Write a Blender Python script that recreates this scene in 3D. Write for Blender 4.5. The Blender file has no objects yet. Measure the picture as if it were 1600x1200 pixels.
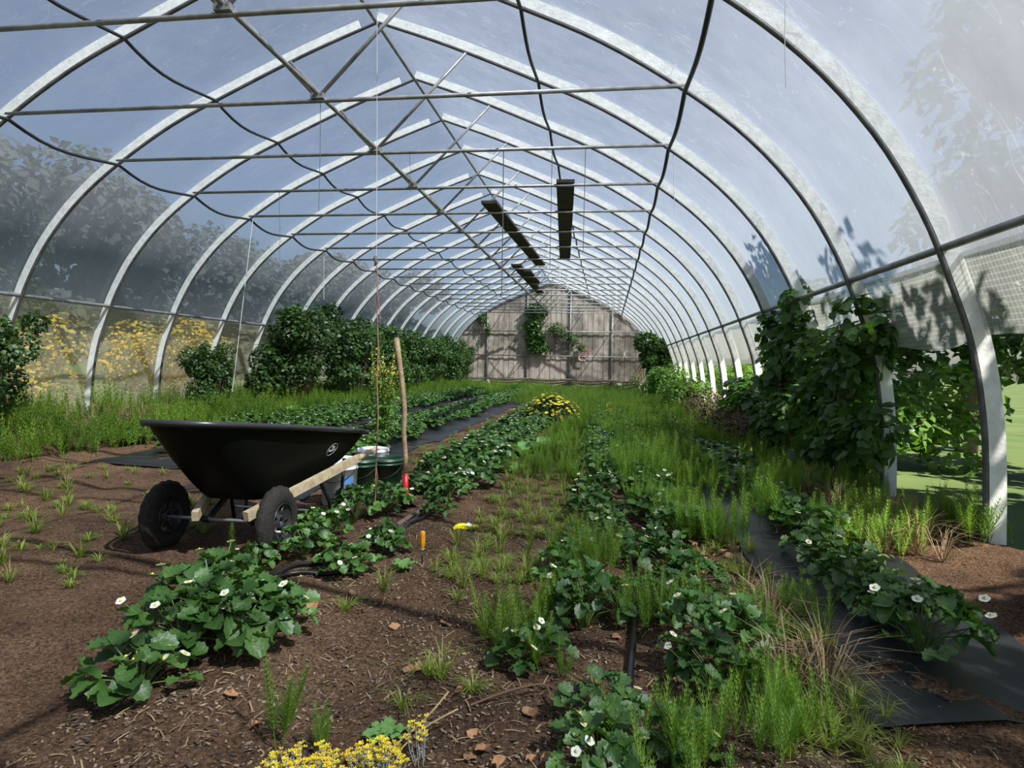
import bpy, math, random
import numpy as np
from mathutils import Vector, Matrix
random.seed(7); RNG = np.random.default_rng(7)
sc = bpy.context.scene
COL = sc.collection
PI = math.pi

# ------------------------------------------------------------------ camera, world, sun, exposure
FPX = 1005.6; YAW, PIT, ROLL = .1455, -.0296, .0202; HC = 1.15
_cy, _sy = math.cos(YAW), math.sin(YAW)
FWD = Vector((-_sy*math.cos(PIT), _cy*math.cos(PIT), math.sin(PIT)))
_r = Vector((_cy, _sy, 0)); _u = _r.cross(FWD)
RGT = _r*math.cos(ROLL) + _u*math.sin(ROLL); UPV = -_r*math.sin(ROLL) + _u*math.cos(ROLL)
cam = bpy.data.cameras.new('camera'); co = bpy.data.objects.new('camera', cam); COL.objects.link(co)
cam.sensor_width = 36; cam.lens = FPX/1600*36; cam.clip_start = .05; cam.clip_end = 500
co.matrix_world = Matrix(((RGT.x, UPV.x, -FWD.x, 0), (RGT.y, UPV.y, -FWD.y, 0), (RGT.z, UPV.z, -FWD.z, HC), (0, 0, 0, 1)))
sc.camera = co
SUN = Vector((.53, -.38, .79)).normalized()
w = bpy.data.worlds.new('sky'); sc.world = w; w.use_nodes = True
nt = w.node_tree; bg = nt.nodes['Background']
sky = nt.nodes.new('ShaderNodeTexSky'); sky.sky_type = 'NISHITA'; sky.sun_disc = False
sky.sun_elevation = math.asin(SUN.z); sky.sun_rotation = math.atan2(SUN.x, SUN.y)
sky.air_density = 1.0; sky.dust_density = .8; sky.ozone_density = 3
nt.links.new(sky.outputs[0], bg.inputs[0]); bg.inputs[1].default_value = .088
sl = bpy.data.lights.new('sun', 'SUN'); sl.energy = 9.8; sl.angle = .012; sl.color = (1, .955, .88)
so = bpy.data.objects.new('sun', sl); COL.objects.link(so); so.location = (10, -6, 20)
so.rotation_euler = SUN.to_track_quat('Z', 'Y').to_euler()
sc.view_settings.view_transform = 'Standard'; sc.view_settings.look = 'None'
sc.view_settings.gamma = 1; sc.view_settings.use_curve_mapping = False
sc.view_settings.exposure = .14
sc.cycles.transparent_max_bounces = 24; sc.cycles.max_bounces = 7; sc.cycles.diffuse_bounces = 4
sc.cycles.use_denoising = True; sc.cycles.sample_clamp_indirect = 6

def bp(px, py, x=None, y=None, z=None):
    D = RGT*(px-800)/FPX + UPV*(600-py)/FPX + FWD
    t = x/D.x if x is not None else y/D.y if y is not None else (z-HC)/D.z
    return Vector((0, 0, HC)) + D*t

# ------------------------------------------------------------------ materials
def mat(name, col, rough=.6, var=0, vscale=8, col2=None, bump=0, bscale=40, metal=0, spec=None, trans=0, rnd=0, coord='Object'):
    m = bpy.data.materials.new(name); m.use_nodes = True
    n = m.node_tree.nodes; l = m.node_tree.links; b = n['Principled BSDF']; out = n['Material Output']
    b.inputs['Roughness'].default_value = rough; b.inputs['Metallic'].default_value = metal
    if spec is not None: b.inputs['Specular IOR Level'].default_value = spec
    c = (*col, 1)
    b.inputs['Base Color'].default_value = c
    src = None
    tc = n.new('ShaderNodeTexCoord')
    if var or col2:
        nz = n.new('ShaderNodeTexNoise'); nz.inputs['Scale'].default_value = vscale; nz.inputs['Detail'].default_value = 6
        l.new(tc.outputs[coord], nz.inputs['Vector'])
        rp = n.new('ShaderNodeValToRGB'); l.new(nz.outputs[0], rp.inputs[0])
        rp.color_ramp.elements[0].position = .35; rp.color_ramp.elements[1].position = .65
        c2 = col2 if col2 else tuple(min(1, v*(1+var)) for v in col)
        c1 = col if col2 else tuple(v*(1-var) for v in col)
        rp.color_ramp.elements[0].color = (*c1, 1); rp.color_ramp.elements[1].color = (*c2, 1)
        src = rp.outputs[0]
    if rnd:
        oi = n.new('ShaderNodeObjectInfo'); hs = n.new('ShaderNodeHueSaturation')
        mr = n.new('ShaderNodeMapRange'); mr.inputs[3].default_value = 1-rnd; mr.inputs[4].default_value = 1+rnd
        l.new(oi.outputs['Random'], mr.inputs[0]); l.new(mr.outputs[0], hs.inputs['Value'])
        if src: l.new(src, hs.inputs['Color'])
        else: hs.inputs['Color'].default_value = c
        src = hs.outputs[0]
    if src: l.new(src, b.inputs['Base Color'])
    if bump:
        nb = n.new('ShaderNodeTexNoise'); nb.inputs['Scale'].default_value = bscale; nb.inputs['Detail'].default_value = 5
        l.new(tc.outputs[coord], nb.inputs['Vector'])
        bm = n.new('ShaderNodeBump'); bm.inputs['Strength'].default_value = bump; bm.inputs['Distance'].default_value = .01
        l.new(nb.outputs[0], bm.inputs['Height']); l.new(bm.outputs[0], b.inputs['Normal'])
    if trans:
        t = n.new('ShaderNodeBsdfTranslucent'); mx = n.new('ShaderNodeMixShader'); mx.inputs[0].default_value = trans
        g = n.new('ShaderNodeMixRGB'); g.blend_type = 'MULTIPLY'; g.inputs[0].default_value = 1
        g.inputs[2].default_value = (1.5, 1.6, .7, 1)
        if src: l.new(src, g.inputs[1])
        else: g.inputs[1].default_value = c
        l.new(g.outputs[0], t.inputs[0])
        l.new(b.outputs[0], mx.inputs[1]); l.new(t.outputs[0], mx.inputs[2]); l.new(mx.outputs[0], out.inputs[0])
    return m

def film_mat(name, clear, tint, white, streak=30, edge=.12, lines=False, bottom_opacity=0):
    m = bpy.data.materials.new(name); m.use_nodes = True
    n = m.node_tree.nodes; l = m.node_tree.links; out = n['Material Output']; n.remove(n['Principled BSDF'])
    tr = n.new('ShaderNodeBsdfTransparent'); tr.inputs[0].default_value = (*tint, 1)
    tl = n.new('ShaderNodeBsdfTranslucent'); df = n.new('ShaderNodeBsdfDiffuse'); gl = n.new('ShaderNodeBsdfGlossy')
    tl.inputs[0].default_value = (*white, 1); df.inputs[0].default_value = (*white, 1)
    gl.inputs['Roughness'].default_value = .25; gl.inputs[0].default_value = (.8, .8, .8, 1)
    m1 = n.new('ShaderNodeMixShader'); m1.inputs[0].default_value = .45; l.new(tl.outputs[0], m1.inputs[1]); l.new(df.outputs[0], m1.inputs[2])
    m2 = n.new('ShaderNodeMixShader'); m2.inputs[0].default_value = .06; l.new(m1.outputs[0], m2.inputs[1]); l.new(gl.outputs[0], m2.inputs[2])
    mx = n.new('ShaderNodeMixShader')
    tc = n.new('ShaderNodeTexCoord'); mp = n.new('ShaderNodeMapping'); mp.inputs['Scale'].default_value = (1.3, 1.3, .35)
    nz = n.new('ShaderNodeTexNoise'); nz.inputs['Scale'].default_value = 3; nz.inputs['Detail'].default_value = 9; nz.inputs['Roughness'].default_value = .62
    l.new(tc.outputs['Object'], mp.inputs[0]); l.new(mp.outputs[0], nz.inputs['Vector'])
    mr = n.new('ShaderNodeMapRange'); mr.inputs[1].default_value = .3; mr.inputs[2].default_value = .7
    mr.inputs[3].default_value = (1-clear)-edge; mr.inputs[4].default_value = (1-clear)+edge
    l.new(nz.outputs[0], mr.inputs[0])
    # dirt specks
    vo = n.new('ShaderNodeTexVoronoi'); vo.inputs['Scale'].default_value = 6
    l.new(tc.outputs['Object'], vo.inputs['Vector'])
    ls = n.new('ShaderNodeMath'); ls.operation = 'LESS_THAN'; ls.inputs[1].default_value = .045; l.new(vo.outputs['Distance'], ls.inputs[0])
    mm = n.new('ShaderNodeMath'); mm.operation = 'MULTIPLY_ADD'; mm.inputs[1].default_value = .18; l.new(ls.outputs[0], mm.inputs[0]); l.new(mr.outputs[0], mm.inputs[2])
    fac = mm.outputs[0]
    # fine creases
    mp2 = n.new('ShaderNodeMapping'); mp2.inputs['Scale'].default_value = (.5, 2.2, .5); mp2.inputs['Rotation'].default_value = (.5, .3, .4); l.new(tc.outputs['Object'], mp2.inputs[0])
    n2 = n.new('ShaderNodeTexNoise'); n2.inputs['Scale'].default_value = 1.6; n2.inputs['Detail'].default_value = 3; l.new(mp2.outputs[0], n2.inputs['Vector'])
    sb = n.new('ShaderNodeMath'); sb.operation = 'SUBTRACT'; sb.inputs[1].default_value = .5; l.new(n2.outputs[0], sb.inputs[0])
    ab = n.new('ShaderNodeMath'); ab.operation = 'ABSOLUTE'; l.new(sb.outputs[0], ab.inputs[0])
    l3 = n.new('ShaderNodeMath'); l3.operation = 'LESS_THAN'; l3.inputs[1].default_value = .0035; l.new(ab.outputs[0], l3.inputs[0])
    m3 = n.new('ShaderNodeMath'); m3.operation = 'MULTIPLY_ADD'; m3.inputs[1].default_value = .13; l.new(l3.outputs[0], m3.inputs[0]); l.new(fac, m3.inputs[2]); fac = m3.outputs[0]
    if bottom_opacity:   # film turns more opaque towards its lower part
        sz = n.new('ShaderNodeSeparateXYZ'); l.new(tc.outputs['Object'], sz.inputs[0])
        dz = n.new('ShaderNodeMapRange'); dz.inputs[1].default_value = 4.4; dz.inputs[2].default_value = 2.6; dz.inputs[3].default_value = 0; dz.inputs[4].default_value = bottom_opacity; dz.interpolation_type = 'SMOOTHSTEP'
        l.new(sz.outputs[2], dz.inputs[0]); av = n.new('ShaderNodeMath'); av.operation = 'ADD'; l.new(dz.outputs[0], av.inputs[0]); l.new(fac, av.inputs[1]); fac = av.outputs[0]
    if lines:
        sx = n.new('ShaderNodeSeparateXYZ'); l.new(tc.outputs['Object'], sx.inputs[0])
        for ax in lines:
            ml = n.new('ShaderNodeMath'); ml.operation = 'MULTIPLY'; ml.inputs[1].default_value = 30; l.new(sx.outputs[ax], ml.inputs[0])
            fr = n.new('ShaderNodeMath'); fr.operation = 'FRACT'; l.new(ml.outputs[0], fr.inputs[0])
            lt = n.new('ShaderNodeMath'); lt.operation = 'LESS_THAN'; lt.inputs[1].default_value = .22; l.new(fr.outputs[0], lt.inputs[0])
            ad = n.new('ShaderNodeMath'); ad.operation = 'MULTIPLY_ADD'; ad.inputs[1].default_value = .22; l.new(lt.outputs[0], ad.inputs[0]); l.new(fac, ad.inputs[2]); fac = ad.outputs[0]
    l.new(fac, mx.inputs[0]); l.new(tr.outputs[0], mx.inputs[1]); l.new(m2.outputs[0], mx.inputs[2]); l.new(mx.outputs[0], out.inputs[0])
    return m

M = {}
M['film'] = film_mat('polythene_film', .60, (.82, .89, .98), (.45, .49, .56), edge=.06, bottom_opacity=.24)
M['netting'] = film_mat('curtain_netting', .42, (.85, .87, .86), (.42, .43, .41), lines=(1, 2))
M['sheet'] = film_mat('corrugated_side_sheet', .45, (.93, .9, .78), (.62, .60, .50), lines=(2,))
M['rib'] = mat('chalky_galvanised', (.74, .75, .72), .55, col2=(.90, .90, .87), vscale=14, bump=.3)
M['ribpipe'] = mat('dark_arch_pipe', (.07, .07, .07), .5, col2=(.14, .14, .135), vscale=9, metal=.2)  # dark grey tone for the pipe along the rib's inner edge
M['pipe'] = mat('dull_galvanised_pipe', (.20, .20, .20), .42, col2=(.34, .34, .33), vscale=9, metal=.35)
M['pipe_pale'] = mat('pale_galvanised_pipe', (.20, .20, .195), .42, col2=(.34, .34, .33), vscale=9, metal=.35)
M['pipe_black'] = mat('black_poly_pipe', (.028, .03, .034), .5)
M['plank'] = mat('dark_old_plank', (.022, .017, .013), .8, col2=(.05, .038, .028), vscale=5, bump=.4)
M['soil'] = None
M['blackplastic'] = mat('black_poly', (.004, .0045, .004), .5, spec=.12)
M['rimplastic'] = mat('scuffed_black_poly', (.03, .03, .032), .33)
M['rubber'] = mat('tyre_rubber', (.007, .0065, .006), .85, col2=(.03, .024, .018), vscale=90, bump=.6, bscale=90)
M['steel'] = mat('dark_painted_steel', (.03, .03, .03), .4, metal=.6)
M['zinc'] = mat('zinc_rod', (.5, .5, .5), .35, metal=.8)
M['paint_white'] = mat('white_print', (.36, .37, .37), .6)
M['wood'] = mat('pale_handle_wood', (.52, .42, .27), .6, col2=(.36, .28, .17), vscale=20, bump=.3)
M['oldwood'] = mat('weathered_handle_wood', (.40, .28, .16), .7, col2=(.24, .165, .09), vscale=30, bump=.5)
M['red'] = mat('red_paint', (.55, .012, .02), .4)
M['amber'] = mat('amber_handle', (.62, .27, .02), .25)
M['bwhite'] = mat('white_bucket_plastic', (.72, .74, .75), .35)
M['bgreen'] = mat('dark_green_bucket_plastic', (.012, .045, .022), .4)
M['blue'] = mat('blue_label', (.10, .26, .52), .5)
M['mulch'] = mat('black_mulch_film', (.014, .015, .017), .42, bump=.5, bscale=7)
M['hose'] = mat('drip_hose', (.010, .010, .011), .35)
M['petal'] = mat('white_petals', (.85, .86, .82), .6, trans=.25)
M['centre'] = mat('yellow_flower_centre', (.62, .50, .05), .7)
M['yellow'] = mat('yellow_petals', (.80, .60, .015), .6, col2=(.82, .70, .10), vscale=25, trans=.2)
M['orangey'] = mat('golden_petals', (.80, .50, .01), .6, col2=(.85, .78, .06), vscale=45, trans=.2)
M['straw_leaf'] = mat('strawberry_leaf', (.040, .105, .020), .42, col2=(.085, .18, .034), vscale=7, bump=.35, bscale=70, rnd=.25, trans=.22, spec=.55)
M['straw_stem'] = mat('strawberry_stem', (.13, .20, .05), .55, trans=.1)
M['horsetail'] = mat('horsetail_green', (.10, .205, .022), .55, col2=(.27, .41, .052), vscale=1.6, rnd=.2, trans=.4)
M['grass'] = mat('weedy_grass', (.17, .25, .035), .6, col2=(.33, .36, .09), vscale=5, rnd=.2, trans=.35)
M['dry'] = mat('dry_straw', (.36, .26, .13), .8, col2=(.22, .15, .08), vscale=8)
M['chips'] = mat('pale_wood_chips', (.34, .26, .17), .9, col2=(.14, .09, .055), vscale=3)
M['deadleaf'] = mat('dead_leaf', (.24, .11, .05), .7, col2=(.36, .20, .10), vscale=12, rnd=.3)
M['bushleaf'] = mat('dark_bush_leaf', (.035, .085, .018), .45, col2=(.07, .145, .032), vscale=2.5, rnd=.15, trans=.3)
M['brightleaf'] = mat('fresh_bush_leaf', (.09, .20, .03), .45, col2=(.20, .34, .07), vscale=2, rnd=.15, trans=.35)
M['vineleaf'] = mat('vine_leaf', (.04, .10, .022), .42, col2=(.085, .18, .035), vscale=3, rnd=.15, trans=.35)
M['rosette'] = mat('pale_green_rosette', (.13, .27, .07), .5, col2=(.20, .36, .11), vscale=9, trans=.25)
M['greyleaf'] = mat('grey_felt_leaf', (.22, .24, .21), .8, col2=(.33, .34, .30), vscale=20)
M['bark'] = mat('bark', (.09, .065, .045), .9, col2=(.16, .12, .09), vscale=12, bump=.6)
M['cane'] = mat('brown_cane', (.12, .07, .04), .8)
M['string_white'] = mat('white_string', (.62, .62, .60), .8)
M['string_dark'] = mat('dark_string', (.10, .10, .10), .8)
M['twine'] = mat('reddish_twine', (.36, .17, .12), .9)
M['wallsheet'] = mat('x', (.2, .2, .2))
M['drape'] = mat('old_white_sheeting', (.46, .42, .36), .5, col2=(.30, .26, .21), vscale=6, trans=.15)
M['outgrass'] = mat('outside_grass', (.07, .13, .025), .9, col2=(.14, .18, .05), vscale=.8)
M['brush'] = mat('dead_brush', (.10, .065, .04), .9, col2=(.20, .14, .09), vscale=4)
M['farleaf'] = mat('distant_grey_green_leaf', (.060, .070, .060), .8, col2=(.085, .098, .08), vscale=.5, trans=.3)
M['gorse'] = mat('yellow_shrub_leaf', (.66, .46, .04), .6, col2=(.36, .34, .06), vscale=2, trans=.3)

def soil_mat():
    m = bpy.data.materials.new('chippy_soil'); m.use_nodes = True
    n = m.node_tree.nodes; l = m.node_tree.links; b = n['Principled BSDF']; b.inputs['Roughness'].default_value = .95
    b.inputs['Specular IOR Level'].default_value = .15
    tc = n.new('ShaderNodeTexCoord')
    def noise(s, d=8, r=.6):
        x = n.new('ShaderNodeTexNoise'); x.inputs['Scale'].default_value = s; x.inputs['Detail'].default_value = d; x.inputs['Roughness'].default_value = r
        l.new(tc.outputs['Object'], x.inputs['Vector']); return x
    a = noise(1.1); r1 = n.new('ShaderNodeValToRGB'); l.new(a.outputs[0], r1.inputs[0])
    r1.color_ramp.elements[0].position = .36; r1.color_ramp.elements[0].color = (.068, .042, .028, 1)
    r1.color_ramp.elements[1].position = .66; r1.color_ramp.elements[1].color = (.180, .112, .070, 1)
    f = noise(70, 6, .75); r2 = n.new('ShaderNodeValToRGB'); l.new(f.outputs[0], r2.inputs[0])
    r2.color_ramp.elements[0].position = .38; r2.color_ramp.elements[0].color = (.28, .25, .23, 1)
    r2.color_ramp.elements[1].position = .68; r2.color_ramp.elements[1].color = (2.0, 1.9, 1.75, 1)
    mu = n.new('ShaderNodeMixRGB'); mu.blend_type = 'MULTIPLY'; mu.inputs[0].default_value = 1
    l.new(r1.outputs[0], mu.inputs[1]); l.new(r2.outputs[0], mu.inputs[2])
    v = n.new('ShaderNodeTexVoronoi'); v.inputs['Scale'].default_value = 85; v.inputs['Randomness'].default_value = 1
    mp = n.new('ShaderNodeMapping'); mp.inputs['Scale'].default_value = (1, .5, 1); mp.inputs['Rotation'].default_value = (0, 0, .6)
    l.new(tc.outputs['Object'], mp.inputs[0]); l.new(mp.outputs[0], v.inputs['Vector'])
    gt = n.new('ShaderNodeMath'); gt.operation = 'LESS_THAN'; gt.inputs[1].default_value = .16; l.new(v.outputs['Distance'], gt.inputs[0])
    mx = n.new('ShaderNodeMixRGB'); l.new(gt.outputs[0], mx.inputs[0]); l.new(mu.outputs[0], mx.inputs[1]); mx.inputs[2].default_value = (.30, .23, .16, 1)
    l.new(mx.outputs[0], b.inputs['Base Color'])
    h = noise(38, 8, .7); bm = n.new('ShaderNodeBump'); bm.inputs['Strength'].default_value = .9; bm.inputs['Distance'].default_value = .03
    l.new(h.outputs[0], bm.inputs['Height']); l.new(bm.outputs[0], b.inputs['Normal'])
    return m
M['soil'] = soil_mat()

def wall_mat():
    m = bpy.data.materials.new('weathered_end_boards'); m.use_nodes = True
    n = m.node_tree.nodes; l = m.node_tree.links; b = n['Principled BSDF']; b.inputs['Roughness'].default_value = .75
    tc = n.new('ShaderNodeTexCoord')
    mp = n.new('ShaderNodeMapping'); mp.inputs['Scale'].default_value = (1, 1, .25); l.new(tc.outputs['Object'], mp.inputs[0])
    a = n.new('ShaderNodeTexNoise'); a.inputs['Scale'].default_value = 6; a.inputs['Detail'].default_value = 8; l.new(mp.outputs[0], a.inputs['Vector'])
    r = n.new('ShaderNodeValToRGB'); l.new(a.outputs[0], r.inputs[0])
    r.color_ramp.elements[0].position = .3; r.color_ramp.elements[0].color = (.36, .30, .235, 1)
    r.color_ramp.elements[1].position = .7; r.color_ramp.elements[1].color = (.60, .52, .43, 1)
    c = n.new('ShaderNodeTexNoise'); c.inputs['Scale'].default_value = .9; c.inputs['Detail'].default_value = 9; c.inputs['Roughness'].default_value = .7
    l.new(tc.outputs['Object'], c.inputs['Vector'])
    r3 = n.new('ShaderNodeValToRGB'); l.new(c.outputs[0], r3.inputs[0])
    r3.color_ramp.elements[0].position = .44; r3.color_ramp.elements[0].color = (1, 1, 1, 1)
    r3.color_ramp.elements[1].position = .58; r3.color_ramp.elements[1].color = (.42, .43, .41, 1)
    mu = n.new('ShaderNodeMixRGB'); mu.blend_type = 'MULTIPLY'; mu.inputs[0].default_value = 1
    l.new(r.outputs[0], mu.inputs[1]); l.new(r3.outputs[0], mu.inputs[2]); l.new(mu.outputs[0], b.inputs['Base Color'])
    return m
M['wallsheet'] = wall_mat()

# ------------------------------------------------------------------ mesh helpers
class MB:
    def __init__(s): s.v = []; s.f = []; s.mi = []; s.cur = 0
    def add(s, vs, fs, mi=None):
        o = len(s.v); s.v += [tuple(p) for p in vs]; s.f += [tuple(i+o for i in f) for f in fs]
        s.mi += [s.cur if mi is None else mi]*len(fs)
    def box(s, c, d, rot=None):
        cx, cy, cz = c; a, b, e = d[0]/2, d[1]/2, d[2]/2
        P = [Vector((x*a, y*b, z*e)) for x in (-1, 1) for y in (-1, 1) for z in (-1, 1)]
        if rot is not None: P = [rot @ p for p in P]
        s.add([(p.x+cx, p.y+cy, p.z+cz) for p in P], [(0, 1, 3, 2), (4, 6, 7, 5), (0, 4, 5, 1), (2, 3, 7, 6), (0, 2, 6, 4), (1, 5, 7, 3)])
    def beam(s, a, b, wd, ht, up=(0, 0, 1)):
        a, b = Vector(a), Vector(b); d = (b-a).normalized(); sd = d.cross(Vector(up)).normalized()*wd/2; u = sd.cross(d).normalized()*ht/2
        P = [a-sd-u, a+sd-u, a+sd+u, a-sd+u, b-sd-u, b+sd-u, b+sd+u, b-sd+u]
        s.add(P, [(3, 2, 1, 0), (4, 5, 6, 7), (0, 1, 5, 4), (1, 2, 6, 5), (2, 3, 7, 6), (3, 0, 4, 7)])
    def tube(s, pts, r, n=8, cap=True):
        pts = [Vector(p) for p in pts]; rs = r if isinstance(r, (list, tuple)) else [r]*len(pts)
        d0 = (pts[1]-pts[0]).normalized(); ref = Vector((0, 0, 1)) if abs(d0.z) < .9 else Vector((1, 0, 0))
        sd = d0.cross(ref).normalized(); V = []; F = []
        for i, p in enumerate(pts):
            d = (pts[min(i+1, len(pts)-1)]-pts[max(i-1, 0)]).normalized()
            sd = (sd-d*sd.dot(d)).normalized(); up = d.cross(sd)
            for k in range(n):
                a = 2*PI*k/n; V.append(p+(sd*math.cos(a)+up*math.sin(a))*rs[i])
        for i in range(len(pts)-1):
            for k in range(n): F.append((i*n+k, i*n+(k+1) % n, (i+1)*n+(k+1) % n, (i+1)*n+k))
        if cap: F.append(tuple(range(n-1, -1, -1))); F.append(tuple(range((len(pts)-1)*n, len(pts)*n)))
        s.add(V, F)
    def lathe(s, prof, c=(0, 0, 0), n=24, ax=None):
        V = []; F = []; c = Vector(c)
        for r, z in prof:
            for k in range(n):
                a = 2*PI*k/n; p = Vector((r*math.cos(a), r*math.sin(a), z))
                if ax: p = ax @ p
                V.append(p+c)
        for i in range(len(prof)-1):
            for k in range(n): F.append((i*n+k, i*n+(k+1) % n, (i+1)*n+(k+1) % n, (i+1)*n+k))
        s.add(V, F)
    def build(s, name, m, parent=None, smooth=False, loc=None):
        me = bpy.data.meshes.new(name); me.from_pydata(s.v, [], s.f)
        ms = m if isinstance(m, (list, tuple)) else [m]
        for x in ms: me.materials.append(x)
        if len(ms) > 1: me.polygons.foreach_set('material_index', s.mi)
        if smooth: me.polygons.foreach_set('use_smooth', [True]*len(s.f))
        o = bpy.data.objects.new(name, me); COL.objects.link(o)
        if parent: o.parent = parent
        if loc is not None: o.location = loc
        return o

def tag(o, label=None, cat=None, group=None, kind=None):
    if label: o['label'] = label
    if cat: o['category'] = cat
    if group: o['group'] = group
    if kind: o['kind'] = kind
    return o
def empty(name, loc=(0, 0, 0), label=None, cat=None, group=None, rz=0):
    o = bpy.data.objects.new(name, None); COL.objects.link(o); o.location = loc; o.rotation_euler[2] = rz; o.empty_display_size = .1
    return tag(o, label, cat, group)
def kids(o): return CH.get(o.name, [])
CH = {}
def reg(o, *cs):
    CH.setdefault(o.name, []).extend(cs)
def copy_tree(o, parent=None):
    c = o.copy(); COL.objects.link(c)
    if parent: c.parent = parent
    for ch in list(o.children):
        copy_tree(ch, c)
    return c

def np_build(name, V, F, m, parent=None, mi=None, loc=None):
    me = bpy.data.meshes.new(name); V = np.asarray(V, dtype=np.float32); F = np.asarray(F, dtype=np.int32)
    k = F.shape[1]; nf = len(F)
    me.vertices.add(len(V)); me.vertices.foreach_set('co', V.ravel())
    me.loops.add(nf*k); me.loops.foreach_set('vertex_index', F.ravel())
    me.polygons.add(nf); me.polygons.foreach_set('loop_start', np.arange(nf, dtype=np.int32)*k)
    ms = m if isinstance(m, (list, tuple)) else [m]
    for x in ms: me.materials.append(x)
    if mi is not None: me.polygons.foreach_set('material_index', np.asarray(mi, dtype=np.int32))
    me.update(calc_edges=True); me.validate()
    o = bpy.data.objects.new(name, me); COL.objects.link(o)
    if parent: o.parent = parent
    if loc is not None: o.location = loc
    return o

def instances(TV, TF, P, S, AX=None, N=None, H=None):
    """merge copies of a triangle template; N = unit z axes, H = heading angles"""
    TV = np.asarray(TV, float); TF = np.asarray(TF); n = len(P)
    if N is None: N = np.tile([0, 0, 1.], (n, 1))
    N = N/np.linalg.norm(N, axis=1, keepdims=True)
    ref = np.where(np.abs(N[:, 2:3]) > .95, np.array([[1., 0, 0]]), np.array([[0, 0, 1.]]))
    A = np.cross(ref, N); A /= np.linalg.norm(A, axis=1, keepdims=True); B = np.cross(N, A)
    if H is None: H = RNG.uniform(0, 2*PI, n)
    X = A*np.cos(H)[:, None]+B*np.sin(H)[:, None]; Yv = -A*np.sin(H)[:, None]+B*np.cos(H)[:, None]
    T = TV[None]*np.asarray(S).reshape(-1, 1, 1)
    V = P[:, None, :]+T[..., 0:1]*X[:, None]+T[..., 1:2]*Yv[:, None]+T[..., 2:3]*N[:, None]
    Fo = TF[None]+(np.arange(n)*len(TV))[:, None, None]
    return V.reshape(-1, 3), Fo.reshape(-1, TF.shape[1])

# leaf templates (tip along +y, folded along the midrib)
LEAF4 = ([(0, 0, 0), (.36, .45, .10), (0, 1, -.05), (-.36, .45, .10), (0, .5, 0)], [(0, 1, 4), (1, 2, 4), (2, 3, 4), (3, 0, 4)])
def lobed():
    out = []
    for k, (a, r) in enumerate([(-150, .45), (-125, .62), (-105, .50), (-75, .82), (-50, .62), (-22, .86), (0, 1.05), (22, .86), (50, .62), (75, .82), (105, .50), (125, .62), (150, .45)]):
        t = math.radians(a); out.append((math.sin(t)*r*.62, .38+math.cos(t)*r*.62, .09*abs(math.sin(t))-.08*r*r))
    V = [(0, .36, 0)]+out+[(0, .12, .02)]; n = len(V)
    return V, [(0, i, i+1) for i in range(1, n-1)]+[(0, n-1, 1)]
LOBED = lobed()

# ------------------------------------------------------------------ ground height
def sstep(a, b, x): t = min(1, max(0, (x-a)/(b-a))); return t*t*(3-2*t)
BEDS = (-.03, .42, 1.28, -1.25, -1.62, -3.1, -3.45, -4.75, -5.15, -5.95)
def gh(x, y):
    h = .30*sstep(-6.0, -7.4, x) + .10*sstep(1.6, 2.3, x)
    for b in BEDS: h += .035*math.exp(-((x-b)/.2)**2)
    h += .012*math.sin(x*7.1+y*2.3)+.010*math.sin(y*5.7-x*3.1)+.006*math.sin(x*17+y*13)
    return h
YE = 31.8; CX = -2.78
PROF = [(0, 5.23), (.9, 4.90), (1.93, 4.46), (2.70, 4.10), (3.45, 3.63), (4.01, 3.18), (4.45, 2.68), (4.75, 2.18), (4.93, 1.75), (5.08, 1.31), (5.17, .75), (5.20, 0), (5.2, -.15)]
def cat(P, m=6):
    out = []; P = [Vector(p) for p in P]; n = len(P)
    for i in range(n-1):
        p0, p1, p2, p3 = P[max(i-1, 0)], P[i], P[i+1], P[min(i+2, n-1)]
        if i == 0: p0 = p1-(p2-p1)
        for k in range(m):
            t = k/m; out.append(.5*((2*p1)+(p2-p0)*t+(2*p0-5*p1+4*p2-p3)*t*t+(3*p1-p0-3*p2+p3)*t**3))
    out.append(P[-1]); return out
HALF = [(p.x, p.y) for p in cat([(a, b, 0) for a, b in PROF], 4)]
def dx_at(z):
    for (a, b), (c, d) in zip(HALF, HALF[1:]):
        if d <= z <= b: return a+(c-a)*(b-z)/max(b-d, 1e-6)
    return 5.2
def z_at(dx):
    dx = abs(dx)
    for (a, b), (c, d) in zip(HALF, HALF[1:]):
        if a <= dx <= c: return b+(d-b)*(dx-a)/max(c-a, 1e-6)
    return 0
YN = lambda n: n*1.524-.207

# ------------------------------------------------------------------ floor and outside
def build_floor():
    xs = np.concatenate([np.linspace(-8.05, -2.6, 90), np.linspace(-2.5, 2.5, 150)]); ys = np.concatenate([np.linspace(-3.5, 1, 12), np.linspace(1.1, 9, 240), np.linspace(9.2, 31.85, 150)])
    V = []; nx = len(xs)
    for y in ys:
        for x in xs: V.append((x, y, gh(x, y)+random.gauss(0, .0035)))
    V = np.array(V); j, i = np.meshgrid(np.arange(len(ys)-1), np.arange(nx-1), indexing='ij'); a = (j*nx+i).ravel()
    F = np.stack([a, a+1, a+nx+1, a+nx], 1)
    o = np_build('floor', V, F, M['soil']); tag(o, kind='structure'); 
    o.data.polygons.foreach_set('use_smooth', [True]*len(F))
build_floor()
g = MB(); g.add([(-90, -40, -.03), (-8.0, -40, -.03), (-8.0, 32, -.03), (-90, 32, -.03)], [(0, 1, 2, 3)])
g.add([(2.45, -40, -.03), (90, -40, -.03), (90, 32, -.03), (2.45, 32, -.03)], [(0, 1, 2, 3)])
g.add([(-90, 32, -.03), (90, 32, -.03), (90, 120, -.03), (-90, 120, -.03)], [(0, 1, 2, 3)])
tag(g.build('ground', M['outgrass']), kind='structure')

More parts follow.
